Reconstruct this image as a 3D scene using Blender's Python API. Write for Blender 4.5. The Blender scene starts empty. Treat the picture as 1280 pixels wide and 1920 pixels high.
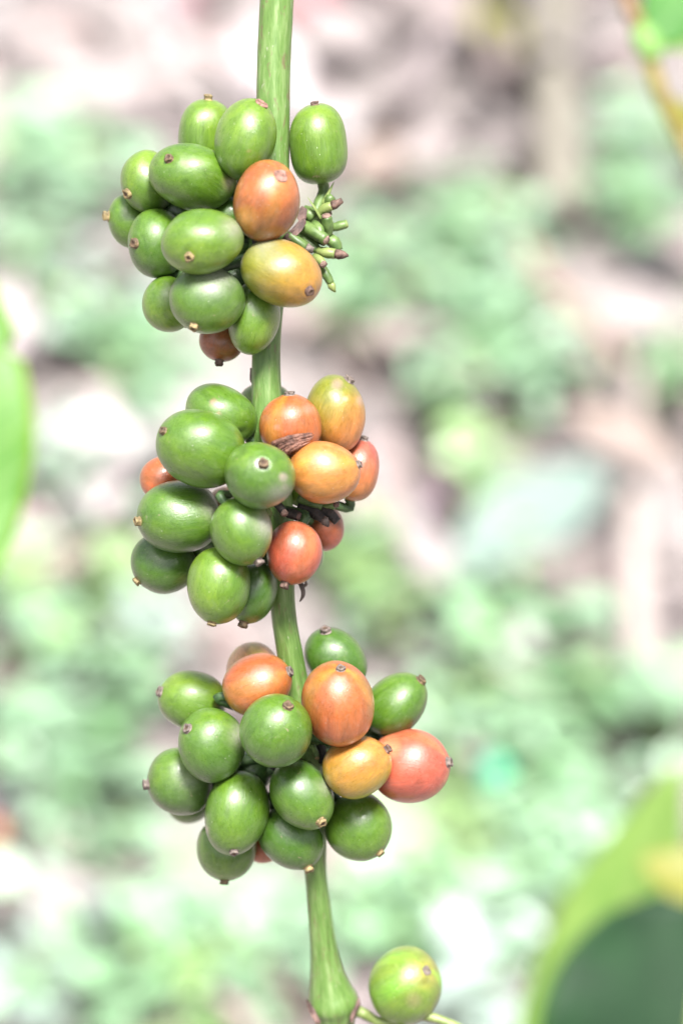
import bpy, math, random
import numpy as np
from mathutils import Vector, Matrix

# ------------------------------------------------------------------ camera, sky, sun, exposure
scene = bpy.context.scene
PITCH = math.radians(25.0)
FOCUS = 0.643                      # metres from the lens to the berries
LENS, SENSOR = 105.0, 36.0
S = FOCUS * SENSOR / LENS / 1920   # metres covered by one photo pixel at the focus distance
TARGET = Vector((0, 0, 1.0))
VIEW = Vector((0, math.cos(PITCH), -math.sin(PITCH)))
RIGHT = Vector((1, 0, 0))
UP = Vector((0, math.sin(PITCH), math.cos(PITCH)))
CAM = TARGET - VIEW * FOCUS

cam_data = bpy.data.cameras.new('camera')
cam = bpy.data.objects.new('camera', cam_data)
scene.collection.objects.link(cam)
cam.location = CAM
cam.rotation_euler = (math.pi / 2 - PITCH, 0, 0)
cam_data.sensor_fit = 'VERTICAL'
cam_data.sensor_height = SENSOR
cam_data.sensor_width = 24
cam_data.lens = LENS
cam_data.clip_start = 0.02
cam_data.clip_end = 500
cam_data.dof.use_dof = True
cam_data.dof.focus_distance = FOCUS - 0.006
cam_data.dof.aperture_fstop = 6.9
scene.camera = cam

SUN_EL, SUN_AZ = math.radians(64), math.radians(195)   # azimuth from +Y, clockwise: behind the camera, a little to its right
world = bpy.data.worlds.new('World')
scene.world = world
world.use_nodes = True
wn, wl = world.node_tree.nodes, world.node_tree.links
wn.clear()
sky = wn.new('ShaderNodeTexSky')
sky.sky_type = 'NISHITA'
sky.sun_disc = False
sky.sun_elevation = SUN_EL
sky.sun_rotation = SUN_AZ
sky.air_density = 1.0
sky.dust_density = 4.0
hsv = wn.new('ShaderNodeHueSaturation')
hsv.inputs['Saturation'].default_value = 0.35
bg = wn.new('ShaderNodeBackground')
bg.inputs['Strength'].default_value = 0.105
wo = wn.new('ShaderNodeOutputWorld')
wl.new(sky.outputs[0], hsv.inputs['Color'])
wl.new(hsv.outputs[0], bg.inputs['Color'])
wl.new(bg.outputs[0], wo.inputs['Surface'])

sun_data = bpy.data.lights.new('sun', 'SUN')
sun_data.energy = 5.0
sun_data.angle = math.radians(15)
sun_data.color = (1.0, 0.975, 0.95)
sun = bpy.data.objects.new('sun', sun_data)
scene.collection.objects.link(sun)
sd = Vector((math.sin(SUN_AZ) * math.cos(SUN_EL), math.cos(SUN_AZ) * math.cos(SUN_EL), math.sin(SUN_EL)))
sd.x = -sd.x
sun.rotation_euler = sd.to_track_quat('Z', 'Y').to_euler()
sun.location = TARGET + sd * 5

scene.view_settings.view_transform = 'Standard'
scene.view_settings.look = 'None'
scene.view_settings.exposure = 1.15
scene.view_settings.gamma = 1.0

rnd = random.Random(11)
COL = scene.collection

# ------------------------------------------------------------------ helpers
def pt(px, py, dep=0.0):
    """A point of the place seen at photo pixel (px, py), dep pixels (of the focus plane) beyond the focus plane."""
    d = FOCUS + dep * S
    k = d / FOCUS * S
    return CAM + VIEW * d + RIGHT * ((px - 640) * k) + UP * ((960 - py) * k)

GZ0, SLOPE = -0.02, math.tan(math.radians(13))
def ground_z(x, y):
    return GZ0 + SLOPE * (y + 0.6) + 0.012 * math.sin(3.1 * x + 1.7 * y) + 0.010 * math.sin(5.3 * y - 2.2 * x)

def on_ground(px, py, h=0.0):
    d = (VIEW + RIGHT * ((px - 640) * S / FOCUS) + UP * ((960 - py) * S / FOCUS))
    t = 1.5
    for _ in range(30):
        p = CAM + d * t
        t -= (p.z - ground_z(p.x, p.y) - h) / (d.z - SLOPE * d.y)
    return CAM + d * t

def gscale(p):                     # metres per photo pixel at point p
    return (p - CAM).dot(VIEW) / FOCUS * S

def mk(name, verts, faces, mat, parent=None, origin=None, smooth=True, attrs=None):
    me = bpy.data.meshes.new(name)
    o = Vector(origin) if origin is not None else Vector((0, 0, 0))
    me.from_pydata([tuple(Vector(v) - o) for v in verts], [], faces)
    if smooth:
        me.polygons.foreach_set('use_smooth', [True] * len(me.polygons))
    for an, (kind, vals) in (attrs or {}).items():
        a = me.attributes.new(an, kind, 'POINT')
        key = 'color' if 'COLOR' in kind else ('vector' if kind == 'FLOAT_VECTOR' else 'value')
        a.data.foreach_set(key, np.asarray(vals, dtype=np.float32).ravel())
    me.materials.append(mat)
    ob = bpy.data.objects.new(name, me)
    COL.objects.link(ob)
    put(ob, o, parent)
    return ob

def put(ob, loc, parent=None):
    if parent is not None:
        ob.parent = parent
        ob.matrix_parent_inverse = Matrix.Translation(-world_loc(parent))
    ob.location = loc

def world_loc(o):                  # every parent here is only translated
    return Vector(o.location)

def empty(name, loc, label, cat, group=None):
    o = bpy.data.objects.new(name, None)
    COL.objects.link(o)
    o.location = loc
    o.empty_display_size = 0.02
    tag(o, label, cat, group)
    return o

def tag(o, label=None, cat=None, group=None, kind=None):
    if label: o['label'] = label
    if cat: o['category'] = cat
    if group: o['group'] = group
    if kind: o['kind'] = kind
    return o

def frame_for(t):
    t = Vector(t).normalized()
    a = Vector((0, 0, 1)) if abs(t.z) < 0.9 else Vector((1, 0, 0))
    u = t.cross(a).normalized()
    return u, t.cross(u).normalized()

def catmull(pts, n):
    pts = [np.array(p, float) for p in pts]
    P = [2 * pts[0] - pts[1]] + pts + [2 * pts[-1] - pts[-2]]
    out = []
    for i in range(1, len(P) - 2):
        for k in range(n):
            t = k / n
            a, b, c, d = P[i - 1], P[i], P[i + 1], P[i + 2]
            out.append(0.5 * (2 * b + (c - a) * t + (2 * a - 5 * b + 4 * c - d) * t * t + (3 * b - a - 3 * c + d) * t ** 3))
    out.append(pts[-1])
    return out

def tube(path, radii, sides=12, ridge=0.0, lump=0.0, seed=0, cap=True, ref=None, flat=1.0):
    """Swept tube. Returns verts, faces, and (cos, sin, length) per vertex."""
    r = random.Random(seed)
    path = [Vector(p) for p in path]
    vs, fs, uv = [], [], []
    L = 0.0
    u_prev = None
    for i, p in enumerate(path):
        t = (path[min(i + 1, len(path) - 1)] - path[max(i - 1, 0)]).normalized()
        if u_prev is None:
            u_prev = Vector(ref) if ref is not None else frame_for(t)[0]
        u = (u_prev - t * u_prev.dot(t)).normalized()
        v = t.cross(u).normalized()
        u_prev = u
        if i: L += (p - path[i - 1]).length
        for j in range(sides):
            a = 2 * math.pi * j / sides
            k = radii[i] * (1 + ridge * math.cos(4 * a + 0.6) + 0.5 * ridge * math.cos(7 * a + 2) + lump * (r.random() - 0.5))
            vs.append(p + u * (math.cos(a) * k) + v * (math.sin(a) * k * flat))
            uv.append((math.cos(a), math.sin(a), L))
    n = len(path)
    for i in range(n - 1):
        for j in range(sides):
            a, b = i * sides + j, i * sides + (j + 1) % sides
            fs.append((a, b, b + sides, a + sides))
    if cap:
        fs.append(tuple(range(sides))[::-1])
        fs.append(tuple(range((n - 1) * sides, n * sides)))
    return vs, fs, uv

# ------------------------------------------------------------------ materials
def new_mat(name):
    m = bpy.data.materials.new(name)
    m.use_nodes = True
    nt = m.node_tree
    b = nt.nodes['Principled BSDF']
    return m, nt.nodes, nt.links, b

def ramp(nodes, stops):
    r = nodes.new('ShaderNodeValToRGB')
    e = r.color_ramp.elements
    while len(e) < len(stops): e.new(0.5)
    for el, (p, c) in zip(e, stops):
        el.position = p
        el.color = (*c, 1) if len(c) == 3 else c
    return r

def mixc(nodes, links, fac, a, b, mode='MIX'):
    m = nodes.new('ShaderNodeMix')
    m.data_type = 'RGBA'
    m.blend_type = mode
    for sock, val in ((m.inputs['Factor'], fac), (m.inputs['A'], a), (m.inputs['B'], b)):
        if hasattr(val, 'is_output'): links.new(val, sock)
        elif isinstance(val, (int, float)): sock.default_value = val
        else: sock.default_value = (*val, 1) if len(val) == 3 else val
    return m.outputs['Result']

def noise(nodes, links, vec, scale, detail=3, rough=0.55, dist=0.0):
    n = nodes.new('ShaderNodeTexNoise')
    n.inputs['Scale'].default_value = scale
    n.inputs['Detail'].default_value = detail
    n.inputs['Roughness'].default_value = rough
    n.inputs['Distortion'].default_value = dist
    if vec is not None: links.new(vec, n.inputs['Vector'])
    return n.outputs['Fac']

def attr(nodes, name):
    a = nodes.new('ShaderNodeAttribute')
    a.attribute_name = name
    return a

def vmath(nodes, links, op, a, b):
    v = nodes.new('ShaderNodeVectorMath')
    v.operation = op
    for s, x in ((v.inputs[0], a), (v.inputs[1], b)):
        if hasattr(x, 'is_output'): links.new(x, s)
        else: s.default_value = x
    return v.outputs[0]

def bump(nodes, links, h, strength, dist, bsdf, normal=None):
    b = nodes.new('ShaderNodeBump')
    b.inputs['Strength'].default_value = strength
    b.inputs['Distance'].default_value = dist
    links.new(h, b.inputs['Height'])
    if normal is not None: links.new(normal, b.inputs['Normal'])
    links.new(b.outputs[0], bsdf.inputs['Normal'])
    return b.outputs[0]

def berry_material():
    m, N, L, B = new_mat('berry_skin')
    col = attr(N, 'skin').outputs['Color']
    up = attr(N, 'upos').outputs['Vector']
    rough_patch = attr(N, 'dust').outputs['Fac']
    info = N.new('ShaderNodeObjectInfo')
    off = vmath(N, L, 'SCALE', (7.3, 3.1, 5.7), (0, 0, 0))
    sc = off.node; L.new(info.outputs['Random'], sc.inputs['Scale'])
    # lengthwise fibres: noise squeezed around the axis
    st = vmath(N, L, 'MULTIPLY', up, (1, 1, 0.2))
    st = vmath(N, L, 'ADD', st, off)
    f1 = noise(N, L, st, 4.2, 6, 0.66, 0.7)
    st_f = vmath(N, L, 'MULTIPLY', up, (1, 1, 0.09))
    st_f = vmath(N, L, 'ADD', st_f, off)
    f2 = noise(N, L, st_f, 34, 4, 0.7)
    sup = vmath(N, L, 'ADD', up, off)
    blot = noise(N, L, sup, 2.2, 4, 0.6, 0.4)
    r1 = ramp(N, [(0.34, (0.76, 0.76, 0.7)), (0.5, (1, 1, 1)), (0.68, (1.3, 1.18, 1.15))])
    L.new(f1, r1.inputs['Fac'])
    c = mixc(N, L, 0.85, col, r1.outputs[0], 'MULTIPLY')
    r2 = ramp(N, [(0.35, (0.86, 0.86, 0.86)), (0.65, (1.12, 1.12, 1.1))])
    L.new(f2, r2.inputs['Fac'])
    c = mixc(N, L, 0.55, c, r2.outputs[0], 'MULTIPLY')
    r3 = ramp(N, [(0.35, (0.86, 0.88, 0.84)), (0.68, (1.14, 1.08, 1.0))])
    L.new(blot, r3.inputs['Fac'])
    c = mixc(N, L, 0.9, c, r3.outputs[0], 'MULTIPLY')
    # pale pores and dust specks
    vo = N.new('ShaderNodeTexVoronoi'); vo.inputs['Scale'].default_value = 9.0
    L.new(sup, vo.inputs['Vector'])
    rs = ramp(N, [(0.0, (1, 1, 1)), (0.05, (1, 1, 1)), (0.1, (0, 0, 0))]); L.new(vo.outputs['Distance'], rs.inputs['Fac'])
    sel = ramp(N, [(0.74, (0, 0, 0)), (0.78, (1, 1, 1))]); L.new(vo.outputs['Color'], sel.inputs['Fac'])
    dot = mixc(N, L, 1.0, rs.outputs[0], sel.outputs[0], 'MULTIPLY')
    dotf = N.new('ShaderNodeMath'); dotf.operation = 'MULTIPLY'; dotf.inputs[1].default_value = 0.7; L.new(dot, dotf.inputs[0])
    c = mixc(N, L, dotf.outputs[0], c, (0.75, 0.74, 0.66))
    # corky scuffs
    scn = noise(N, L, vmath(N, L, 'ADD', sup, (3.3, 9.1, 1.7)), 5.0, 5, 0.65, 0.8)
    scr = ramp(N, [(0.655, (0, 0, 0)), (0.73, (0.7, 0.7, 0.7))]); L.new(scn, scr.inputs['Fac'])
    c = mixc(N, L, scr.outputs[0], c, (0.28, 0.2, 0.15))
    # thin waxy bloom, rubbed off in places
    wx = noise(N, L, sup, 5.5, 8, 0.75, 0.6)
    wr = ramp(N, [(0.5, (0, 0, 0)), (0.74, (0.1, 0.1, 0.1))]); L.new(wx, wr.inputs['Fac'])
    c = mixc(N, L, wr.outputs[0], c, (0.4, 0.42, 0.34))
    # dry bloom of dust
    dn = noise(N, L, sup, 14, 4, 0.7)
    dm = N.new('ShaderNodeMath'); dm.operation = 'MULTIPLY'; L.new(dn, dm.inputs[0]); L.new(rough_patch, dm.inputs[1])
    c = mixc(N, L, dm.outputs[0], c, (0.36, 0.33, 0.3))
    L.new(c, B.inputs['Base Color'])
    rr = N.new('ShaderNodeMapRange'); rr.inputs['To Min'].default_value = 0.22; rr.inputs['To Max'].default_value = 0.42
    rv = N.new('ShaderNodeMath'); rv.operation = 'MULTIPLY_ADD'; rv.inputs[1].default_value = 0.6; L.new(f2, rv.inputs[0])
    rw = N.new('ShaderNodeMath'); rw.operation = 'MULTIPLY'; rw.inputs[1].default_value = 0.4; L.new(wx, rw.inputs[0]); L.new(rw.outputs[0], rv.inputs[2])
    L.new(rv.outputs[0], rr.inputs['Value'])
    rr.inputs['From Min'].default_value = 0.32; rr.inputs['From Max'].default_value = 0.68
    ra = N.new('ShaderNodeMath'); ra.operation = 'MULTIPLY_ADD'; ra.inputs[1].default_value = 0.4
    L.new(dm.outputs[0], ra.inputs[0]); L.new(rr.outputs[0], ra.inputs[2])
    L.new(ra.outputs[0], B.inputs['Roughness'])
    B.inputs['IOR'].default_value = 1.48
    B.inputs['Coat Weight'].default_value = 0.55
    B.inputs['Coat Roughness'].default_value = 0.23
    B.inputs['Subsurface Weight'].default_value = 0.12
    B.inputs['Subsurface Radius'].default_value = (1.0, 1.0, 0.4)
    B.inputs['Subsurface Scale'].default_value = 0.0015
    bump(N, L, rv.outputs[0], 0.3, 0.0006, B)
    return m

def simple_mat(name, c1, c2, scale, rough=0.6, bump_s=0.3, bump_d=0.001, vec='Object', spec=0.5, stretch=None, c3=None):
    m, N, L, B = new_mat(name)
    tc = N.new('ShaderNodeTexCoord')
    v = tc.outputs[vec]
    if stretch: v = vmath(N, L, 'MULTIPLY', v, stretch)
    n = noise(N, L, v, scale, 5, 0.6, 0.3)
    stops = [(0.35, c1), (0.65, c2)] if c3 is None else [(0.3, c1), (0.5, c2), (0.7, c3)]
    r = ramp(N, stops)
    L.new(n, r.inputs['Fac'])
    L.new(r.outputs[0], B.inputs['Base Color'])
    B.inputs['Roughness'].default_value = rough
    B.inputs['Specular IOR Level'].default_value = spec
    if bump_s: bump(N, L, n, bump_s, bump_d, B)
    return m

def stem_material():
    m, N, L, B = new_mat('green_stem')
    up = attr(N, 'upos').outputs['Vector']
    st = vmath(N, L, 'MULTIPLY', up, (1, 1, 45))
    f = noise(N, L, st, 3.2, 5, 0.62, 0.3)
    r = ramp(N, [(0.3, (0.065, 0.13, 0.024)), (0.5, (0.105, 0.19, 0.042)), (0.7, (0.175, 0.25, 0.09))])
    L.new(f, r.inputs['Fac'])
    st2 = vmath(N, L, 'MULTIPLY', up, (1, 1, 120))
    f2 = noise(N, L, st2, 2.6, 5, 0.65, 0.5)
    k = ramp(N, [(0.57, (0, 0, 0)), (0.68, (0.7, 0.7, 0.7))]); L.new(f2, k.inputs['Fac'])
    c = mixc(N, L, k.outputs[0], r.outputs[0], (0.13, 0.085, 0.05))
    st3 = vmath(N, L, 'MULTIPLY', up, (1, 1, 120))
    f3 = noise(N, L, st3, 4, 3, 0.6)
    k2 = ramp(N, [(0.66, (0, 0, 0)), (0.72, (0.6, 0.6, 0.6))]); L.new(f3, k2.inputs['Fac'])
    c = mixc(N, L, k2.outputs[0], c, (0.3, 0.3, 0.22))
    L.new(c, B.inputs['Base Color'])
    B.inputs['Roughness'].default_value = 0.42
    bump(N, L, f, 0.35, 0.0008, B)
    return m

def leaf_material(name, c1, c2, vein, trans=0.35, rough=0.35, tcol=None, edge=None, scale=60, spec=0.5):
    m, N, L, B = new_mat(name)
    luv = attr(N, 'luv').outputs['Vector']            # x: -1..1 across, y: 0..1 along
    sx = N.new('ShaderNodeSeparateXYZ'); L.new(luv, sx.inputs[0])
    ab = N.new('ShaderNodeMath'); ab.operation = 'ABSOLUTE'; L.new(sx.outputs['X'], ab.inputs[0])
    tc = N.new('ShaderNodeTexCoord')
    n = noise(N, L, tc.outputs['Object'], scale, 4, 0.6)
    r = ramp(N, [(0.35, c1), (0.65, c2)]); L.new(n, r.inputs['Fac'])
    # side veins: along - 0.35*|across|
    ve = N.new('ShaderNodeMath'); ve.operation = 'MULTIPLY_ADD'; ve.inputs[1].default_value = -0.16; L.new(ab.outputs[0], ve.inputs[0]); L.new(sx.outputs['Y'], ve.inputs[2])
    wv = N.new('ShaderNodeMath'); wv.operation = 'MULTIPLY'; wv.inputs[1].default_value = 62.0; L.new(ve.outputs[0], wv.inputs[0])
    sn = N.new('ShaderNodeMath'); sn.operation = 'SINE'; L.new(wv.outputs[0], sn.inputs[0])
    vr = ramp(N, [(0.90, (0, 0, 0)), (0.99, (0.6, 0.6, 0.6))]); L.new(sn.outputs[0], vr.inputs['Fac'])
    mr = ramp(N, [(0.0, (1, 1, 1)), (0.03, (0.9, 0.9, 0.9)), (0.05, (0, 0, 0))]); L.new(ab.outputs[0], mr.inputs['Fac'])
    c = mixc(N, L, vr.outputs[0], r.outputs[0], vein)
    c = mixc(N, L, mr.outputs[0], c, vein)
    if edge is not None:
        er = ramp(N, [(0.9, (0, 0, 0)), (0.99, (0.8, 0.8, 0.8))]); L.new(ab.outputs[0], er.inputs['Fac'])
        c = mixc(N, L, er.outputs[0], c, edge)
    L.new(c, B.inputs['Base Color'])
    B.inputs['Roughness'].default_value = rough
    B.inputs['Specular IOR Level'].default_value = spec
    bump(N, L, vr.outputs[0], 0.3, 0.001, B)
    t = N.new('ShaderNodeBsdfTranslucent')
    tm = mixc(N, L, 1.0, c, tcol or (1.5, 1.6, 0.6), 'MULTIPLY')
    L.new(tm, t.inputs['Color'])
    ms = N.new('ShaderNodeMixShader'); ms.inputs[0].default_value = trans
    L.new(B.outputs[0], ms.inputs[1]); L.new(t.outputs[0], ms.inputs[2])
    L.new(ms.outputs[0], N['Material Output'].inputs['Surface'])
    return m

def litter_material():
    m, N, L, B = new_mat('dry_litter')
    c = attr(N, 'skin').outputs['Color']
    tc = N.new('ShaderNodeTexCoord')
    n = noise(N, L, tc.outputs['Object'], 45, 5, 0.65)
    r = ramp(N, [(0.3, (0.7, 0.7, 0.7)), (0.7, (1.25, 1.22, 1.2))]); L.new(n, r.inputs['Fac'])
    L.new(mixc(N, L, 0.9, c, r.outputs[0], 'MULTIPLY'), B.inputs['Base Color'])
    B.inputs['Roughness'].default_value = 0.55
    bump(N, L, n, 0.4, 0.002, B)
    return m

def ground_material():
    m, N, L, B = new_mat('forest_soil')
    tc = N.new('ShaderNodeTexCoord')
    v = tc.outputs['Object']
    n1 = noise(N, L, v, 5, 6, 0.62, 0.4)
    n2 = noise(N, L, v, 34, 6, 0.7, 0.3)
    r = ramp(N, [(0.3, (0.17, 0.148, 0.142)), (0.5, (0.27, 0.238, 0.232)), (0.7, (0.36, 0.325, 0.32))]); L.new(n1, r.inputs['Fac'])
    r2 = ramp(N, [(0.3, (0.6, 0.58, 0.56)), (0.7, (1.3, 1.3, 1.3))]); L.new(n2, r2.inputs['Fac'])
    L.new(mixc(N, L, 1.0, r.outputs[0], r2.outputs[0], 'MULTIPLY'), B.inputs['Base Color'])
    B.inputs['Roughness'].default_value = 0.9
    bump(N, L, n2, 0.8, 0.02, B)
    return m

M_BERRY = berry_material()
M_STEM = stem_material()
M_STALK = simple_mat('stalk_green', (0.05, 0.095, 0.022), (0.13, 0.2, 0.055), 350, 0.45, 0.2, 0.0005)
M_STALK_SHADE = simple_mat('stalk_shade_green', (0.02, 0.05, 0.015), (0.07, 0.13, 0.04), 500, 0.5, 0.2, 0.0005)  # darker copy for stalks in the gaps, shade put into the colour
M_PALESTALK = simple_mat('stalk_yellow_green', (0.1, 0.16, 0.035), (0.22, 0.26, 0.085), 300, 0.45, 0.2, 0.0005)
M_TIP_PALE = simple_mat('calyx_pale', (0.08, 0.055, 0.024), (0.33, 0.255, 0.115), 700, 0.65, 0.7, 0.0006)
M_TIP_TAN = simple_mat('calyx_tan', (0.04, 0.026, 0.015), (0.18, 0.12, 0.062), 700, 0.7, 0.8, 0.0006)
M_TIP_GREY = simple_mat('calyx_grey', (0.06, 0.045, 0.038), (0.22, 0.175, 0.15), 700, 0.75, 0.8, 0.0006)
M_TIP_BROWN = simple_mat('calyx_brown', (0.035, 0.02, 0.016), (0.17, 0.1, 0.075), 700, 0.7, 0.8, 0.0006)
M_SCAR = simple_mat('calyx_scar', (0.1, 0.045, 0.03), (0.36, 0.2, 0.16), 700, 0.8, 0.9, 0.0006)
M_HOLE = simple_mat('calyx_pit', (0.03, 0.018, 0.012), (0.12, 0.07, 0.04), 600, 0.8, 0.3, 0.0003)
M_BRACT = simple_mat('dry_bract', (0.035, 0.02, 0.018), (0.2, 0.12, 0.1), 260, 0.75, 0.8, 0.001, stretch=(1, 1, 0.25))
M_DRYBRACT = simple_mat('fibrous_bract', (0.05, 0.02, 0.014), (0.24, 0.11, 0.075), 500, 0.7, 1.0, 0.001)
M_BLACK = simple_mat('withered_gap_black', (0.008, 0.007, 0.007), (0.05, 0.04, 0.035), 400, 0.7, 0.7, 0.001)  # withered stubs, also the pieces put in to darken gaps
M_STUBEND = simple_mat('stub_end', (0.09, 0.05, 0.04), (0.3, 0.2, 0.16), 600, 0.8, 0.8, 0.0006)

# ------------------------------------------------------------------ ground
M_GROUND = ground_material()
def build_ground():
    xs = np.concatenate([np.linspace(-40, -2, 20)[:-1], np.linspace(-2, 2, 81), np.linspace(2, 40, 20)[1:]])
    ys = np.concatenate([np.linspace(-30, -1, 15)[:-1], np.linspace(-1, 4, 101), np.linspace(4, 60, 25)[1:]])
    r = random.Random(3)
    vs = []
    for y in ys:
        for x in xs:
            near = abs(x) < 2 and -1 < y < 4
            vs.append((x, y, ground_z(x, y) + (r.uniform(-0.008, 0.008) if near else 0)))
    nx = len(xs)
    fs = [(j * nx + i, j * nx + i + 1, (j + 1) * nx + i + 1, (j + 1) * nx + i) for j in range(len(ys) - 1) for i in range(nx - 1)]
    g = mk('ground', vs, fs, M_GROUND)
    tag(g, 'brown forest soil strewn with dry leaves, out of focus', None, None, 'structure')
build_ground()

# ------------------------------------------------------------------ leaves (shape shared by all of them)
def leaf_grid(length, width, fold=0.15, droop=0.15, wave=0.03, nx=6, ny=14, power=0.85, tip=0.9, seed=0, notch=None):
    """Blade along +Y, face towards +Z. Returns verts, faces, luv."""
    r = random.Random(seed)
    ph = r.uniform(0, 6)
    vs, fs, uv = [], [], []
    for j in range(ny + 1):
        t = j / ny
        w = max(0.0, math.sin(math.pi * t ** tip)) ** power * width / 2 + width * 0.012
        for i in range(-nx, nx + 1):
            s = i / nx
            ww = w
            if notch and s > 0.3:
                ww = w * (1 - notch[1] * math.exp(-((t - notch[0]) / notch[2]) ** 2) * (s - 0.3) / 0.7)
            x = s * ww
            z = fold * abs(x) - droop * length * (t - 0.15) ** 2 + wave * width * math.sin(t * 17 + ph) * abs(s) ** 2
            vs.append((x, t * length, z)); uv.append((s, t, 0))
    k = 2 * nx + 1
    for j in range(ny):
        for i in range(2 * nx):
            a = j * k + i
            fs.append((a, a + 1, a + 1 + k, a + k))
    return vs, fs, uv

def leaf_between(name, base, tip, width, face, mat, parent, fold=0.15, droop=0.1, wave=0.03, label=None, seed=0, thick=0.0004, rib_mat=None, **kw):
    base, tip = Vector(base), Vector(tip)
    y = (tip - base); ln = y.length; y.normalize()
    z = Vector(face); z = (z - y * z.dot(y)).normalized()
    x = y.cross(z)
    vs, fs, uv = leaf_grid(ln, width, fold, droop, wave, seed=seed, **kw)
    M = Matrix((x, y, z)).transposed()
    ob = mk(name, [base + M @ Vector(v) for v in vs], fs, mat, parent, origin=base, attrs={'luv': ('FLOAT_VECTOR', uv)})
    so = ob.modifiers.new('thickness', 'SOLIDIFY'); so.thickness = thick; so.offset = 0
    if label: ob['label'] = label
    # midrib along the underside and crest
    rib = [base + M @ Vector((0, t * ln, -droop * ln * (t - 0.15) ** 2)) for t in np.linspace(0, 0.97, 12)]
    v2, f2, u2 = tube(rib, [width * 0.014 * (1 - 0.75 * i / 11) for i in range(12)], 6)
    mk('midrib', v2, f2, rib_mat or M_STALK, ob, origin=base)
    return ob

# ------------------------------------------------------------------ the coffee branch
ROOT = empty('coffee_branch', pt(500, 960, 0), 'green coffee branch hung with three tight clusters of green and orange berries', 'branch')

STEM_KEYS = [  # px, py, depth, half width
    (521, -60, -4, 31), (519, 0, 0, 31), (514, 100, 0, 31), (512, 200, 0, 31), (510, 300, 2, 32), (505, 420, 4, 36), (502, 520, 4, 34),
    (500, 620, 4, 27), (499, 700, 5, 26.5), (503, 800, 8, 30), (512, 900, 14, 33), (520, 1000, 24, 31), (528, 1110, 38, 24),
    (534, 1170, 50, 23), (544, 1230, 66, 24), (558, 1330, 95, 29), (573, 1430, 125, 32), (585, 1540, 158, 27), (591, 1630, 185, 20.5),
    (599, 1710, 210, 21.5), (607, 1780, 232, 25), (613, 1825, 246, 31), (619, 1858, 256, 40), (624, 1880, 262, 47), (627, 1897, 268, 42),
    (628, 1925, 276, 35), (632, 1990, 296, 30), (640, 2100, 330, 27)]

def stem_depth(py):
    return float(np.interp(py, [k[1] for k in STEM_KEYS], [k[2] for k in STEM_KEYS]))
def stem_px(py):
    return float(np.interp(py, [k[1] for k in STEM_KEYS], [k[0] for k in STEM_KEYS]))

path = catmull([(a, b, c, d) for a, b, c, d in STEM_KEYS], 6)
vs, fs, uv = tube([pt(a, b, c) for a, b, c, d in path], [d * S * (1 + c * S / FOCUS) for a, b, c, d in path], 40, ridge=0.022, lump=0.012, seed=4, ref=RIGHT)
mk('stem', vs, fs, M_STEM, ROOT, origin=ROOT.location, attrs={'upos': ('FLOAT_VECTOR', uv)})

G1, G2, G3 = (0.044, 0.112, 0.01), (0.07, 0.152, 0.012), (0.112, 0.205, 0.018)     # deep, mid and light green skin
GD = (0.04, 0.1, 0.02)  # dark green, mostly for berries added inside the clusters to darken gaps
YG, YL, YO = (0.155, 0.175, 0.02), (0.29, 0.21, 0.02), (0.35, 0.18, 0.03)
OR, OB, OP, RD = (0.31, 0.092, 0.025), (0.22, 0.07, 0.018), (0.4, 0.155, 0.036), (0.34, 0.075, 0.038)
RP = (0.36, 0.08, 0.05)
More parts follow.
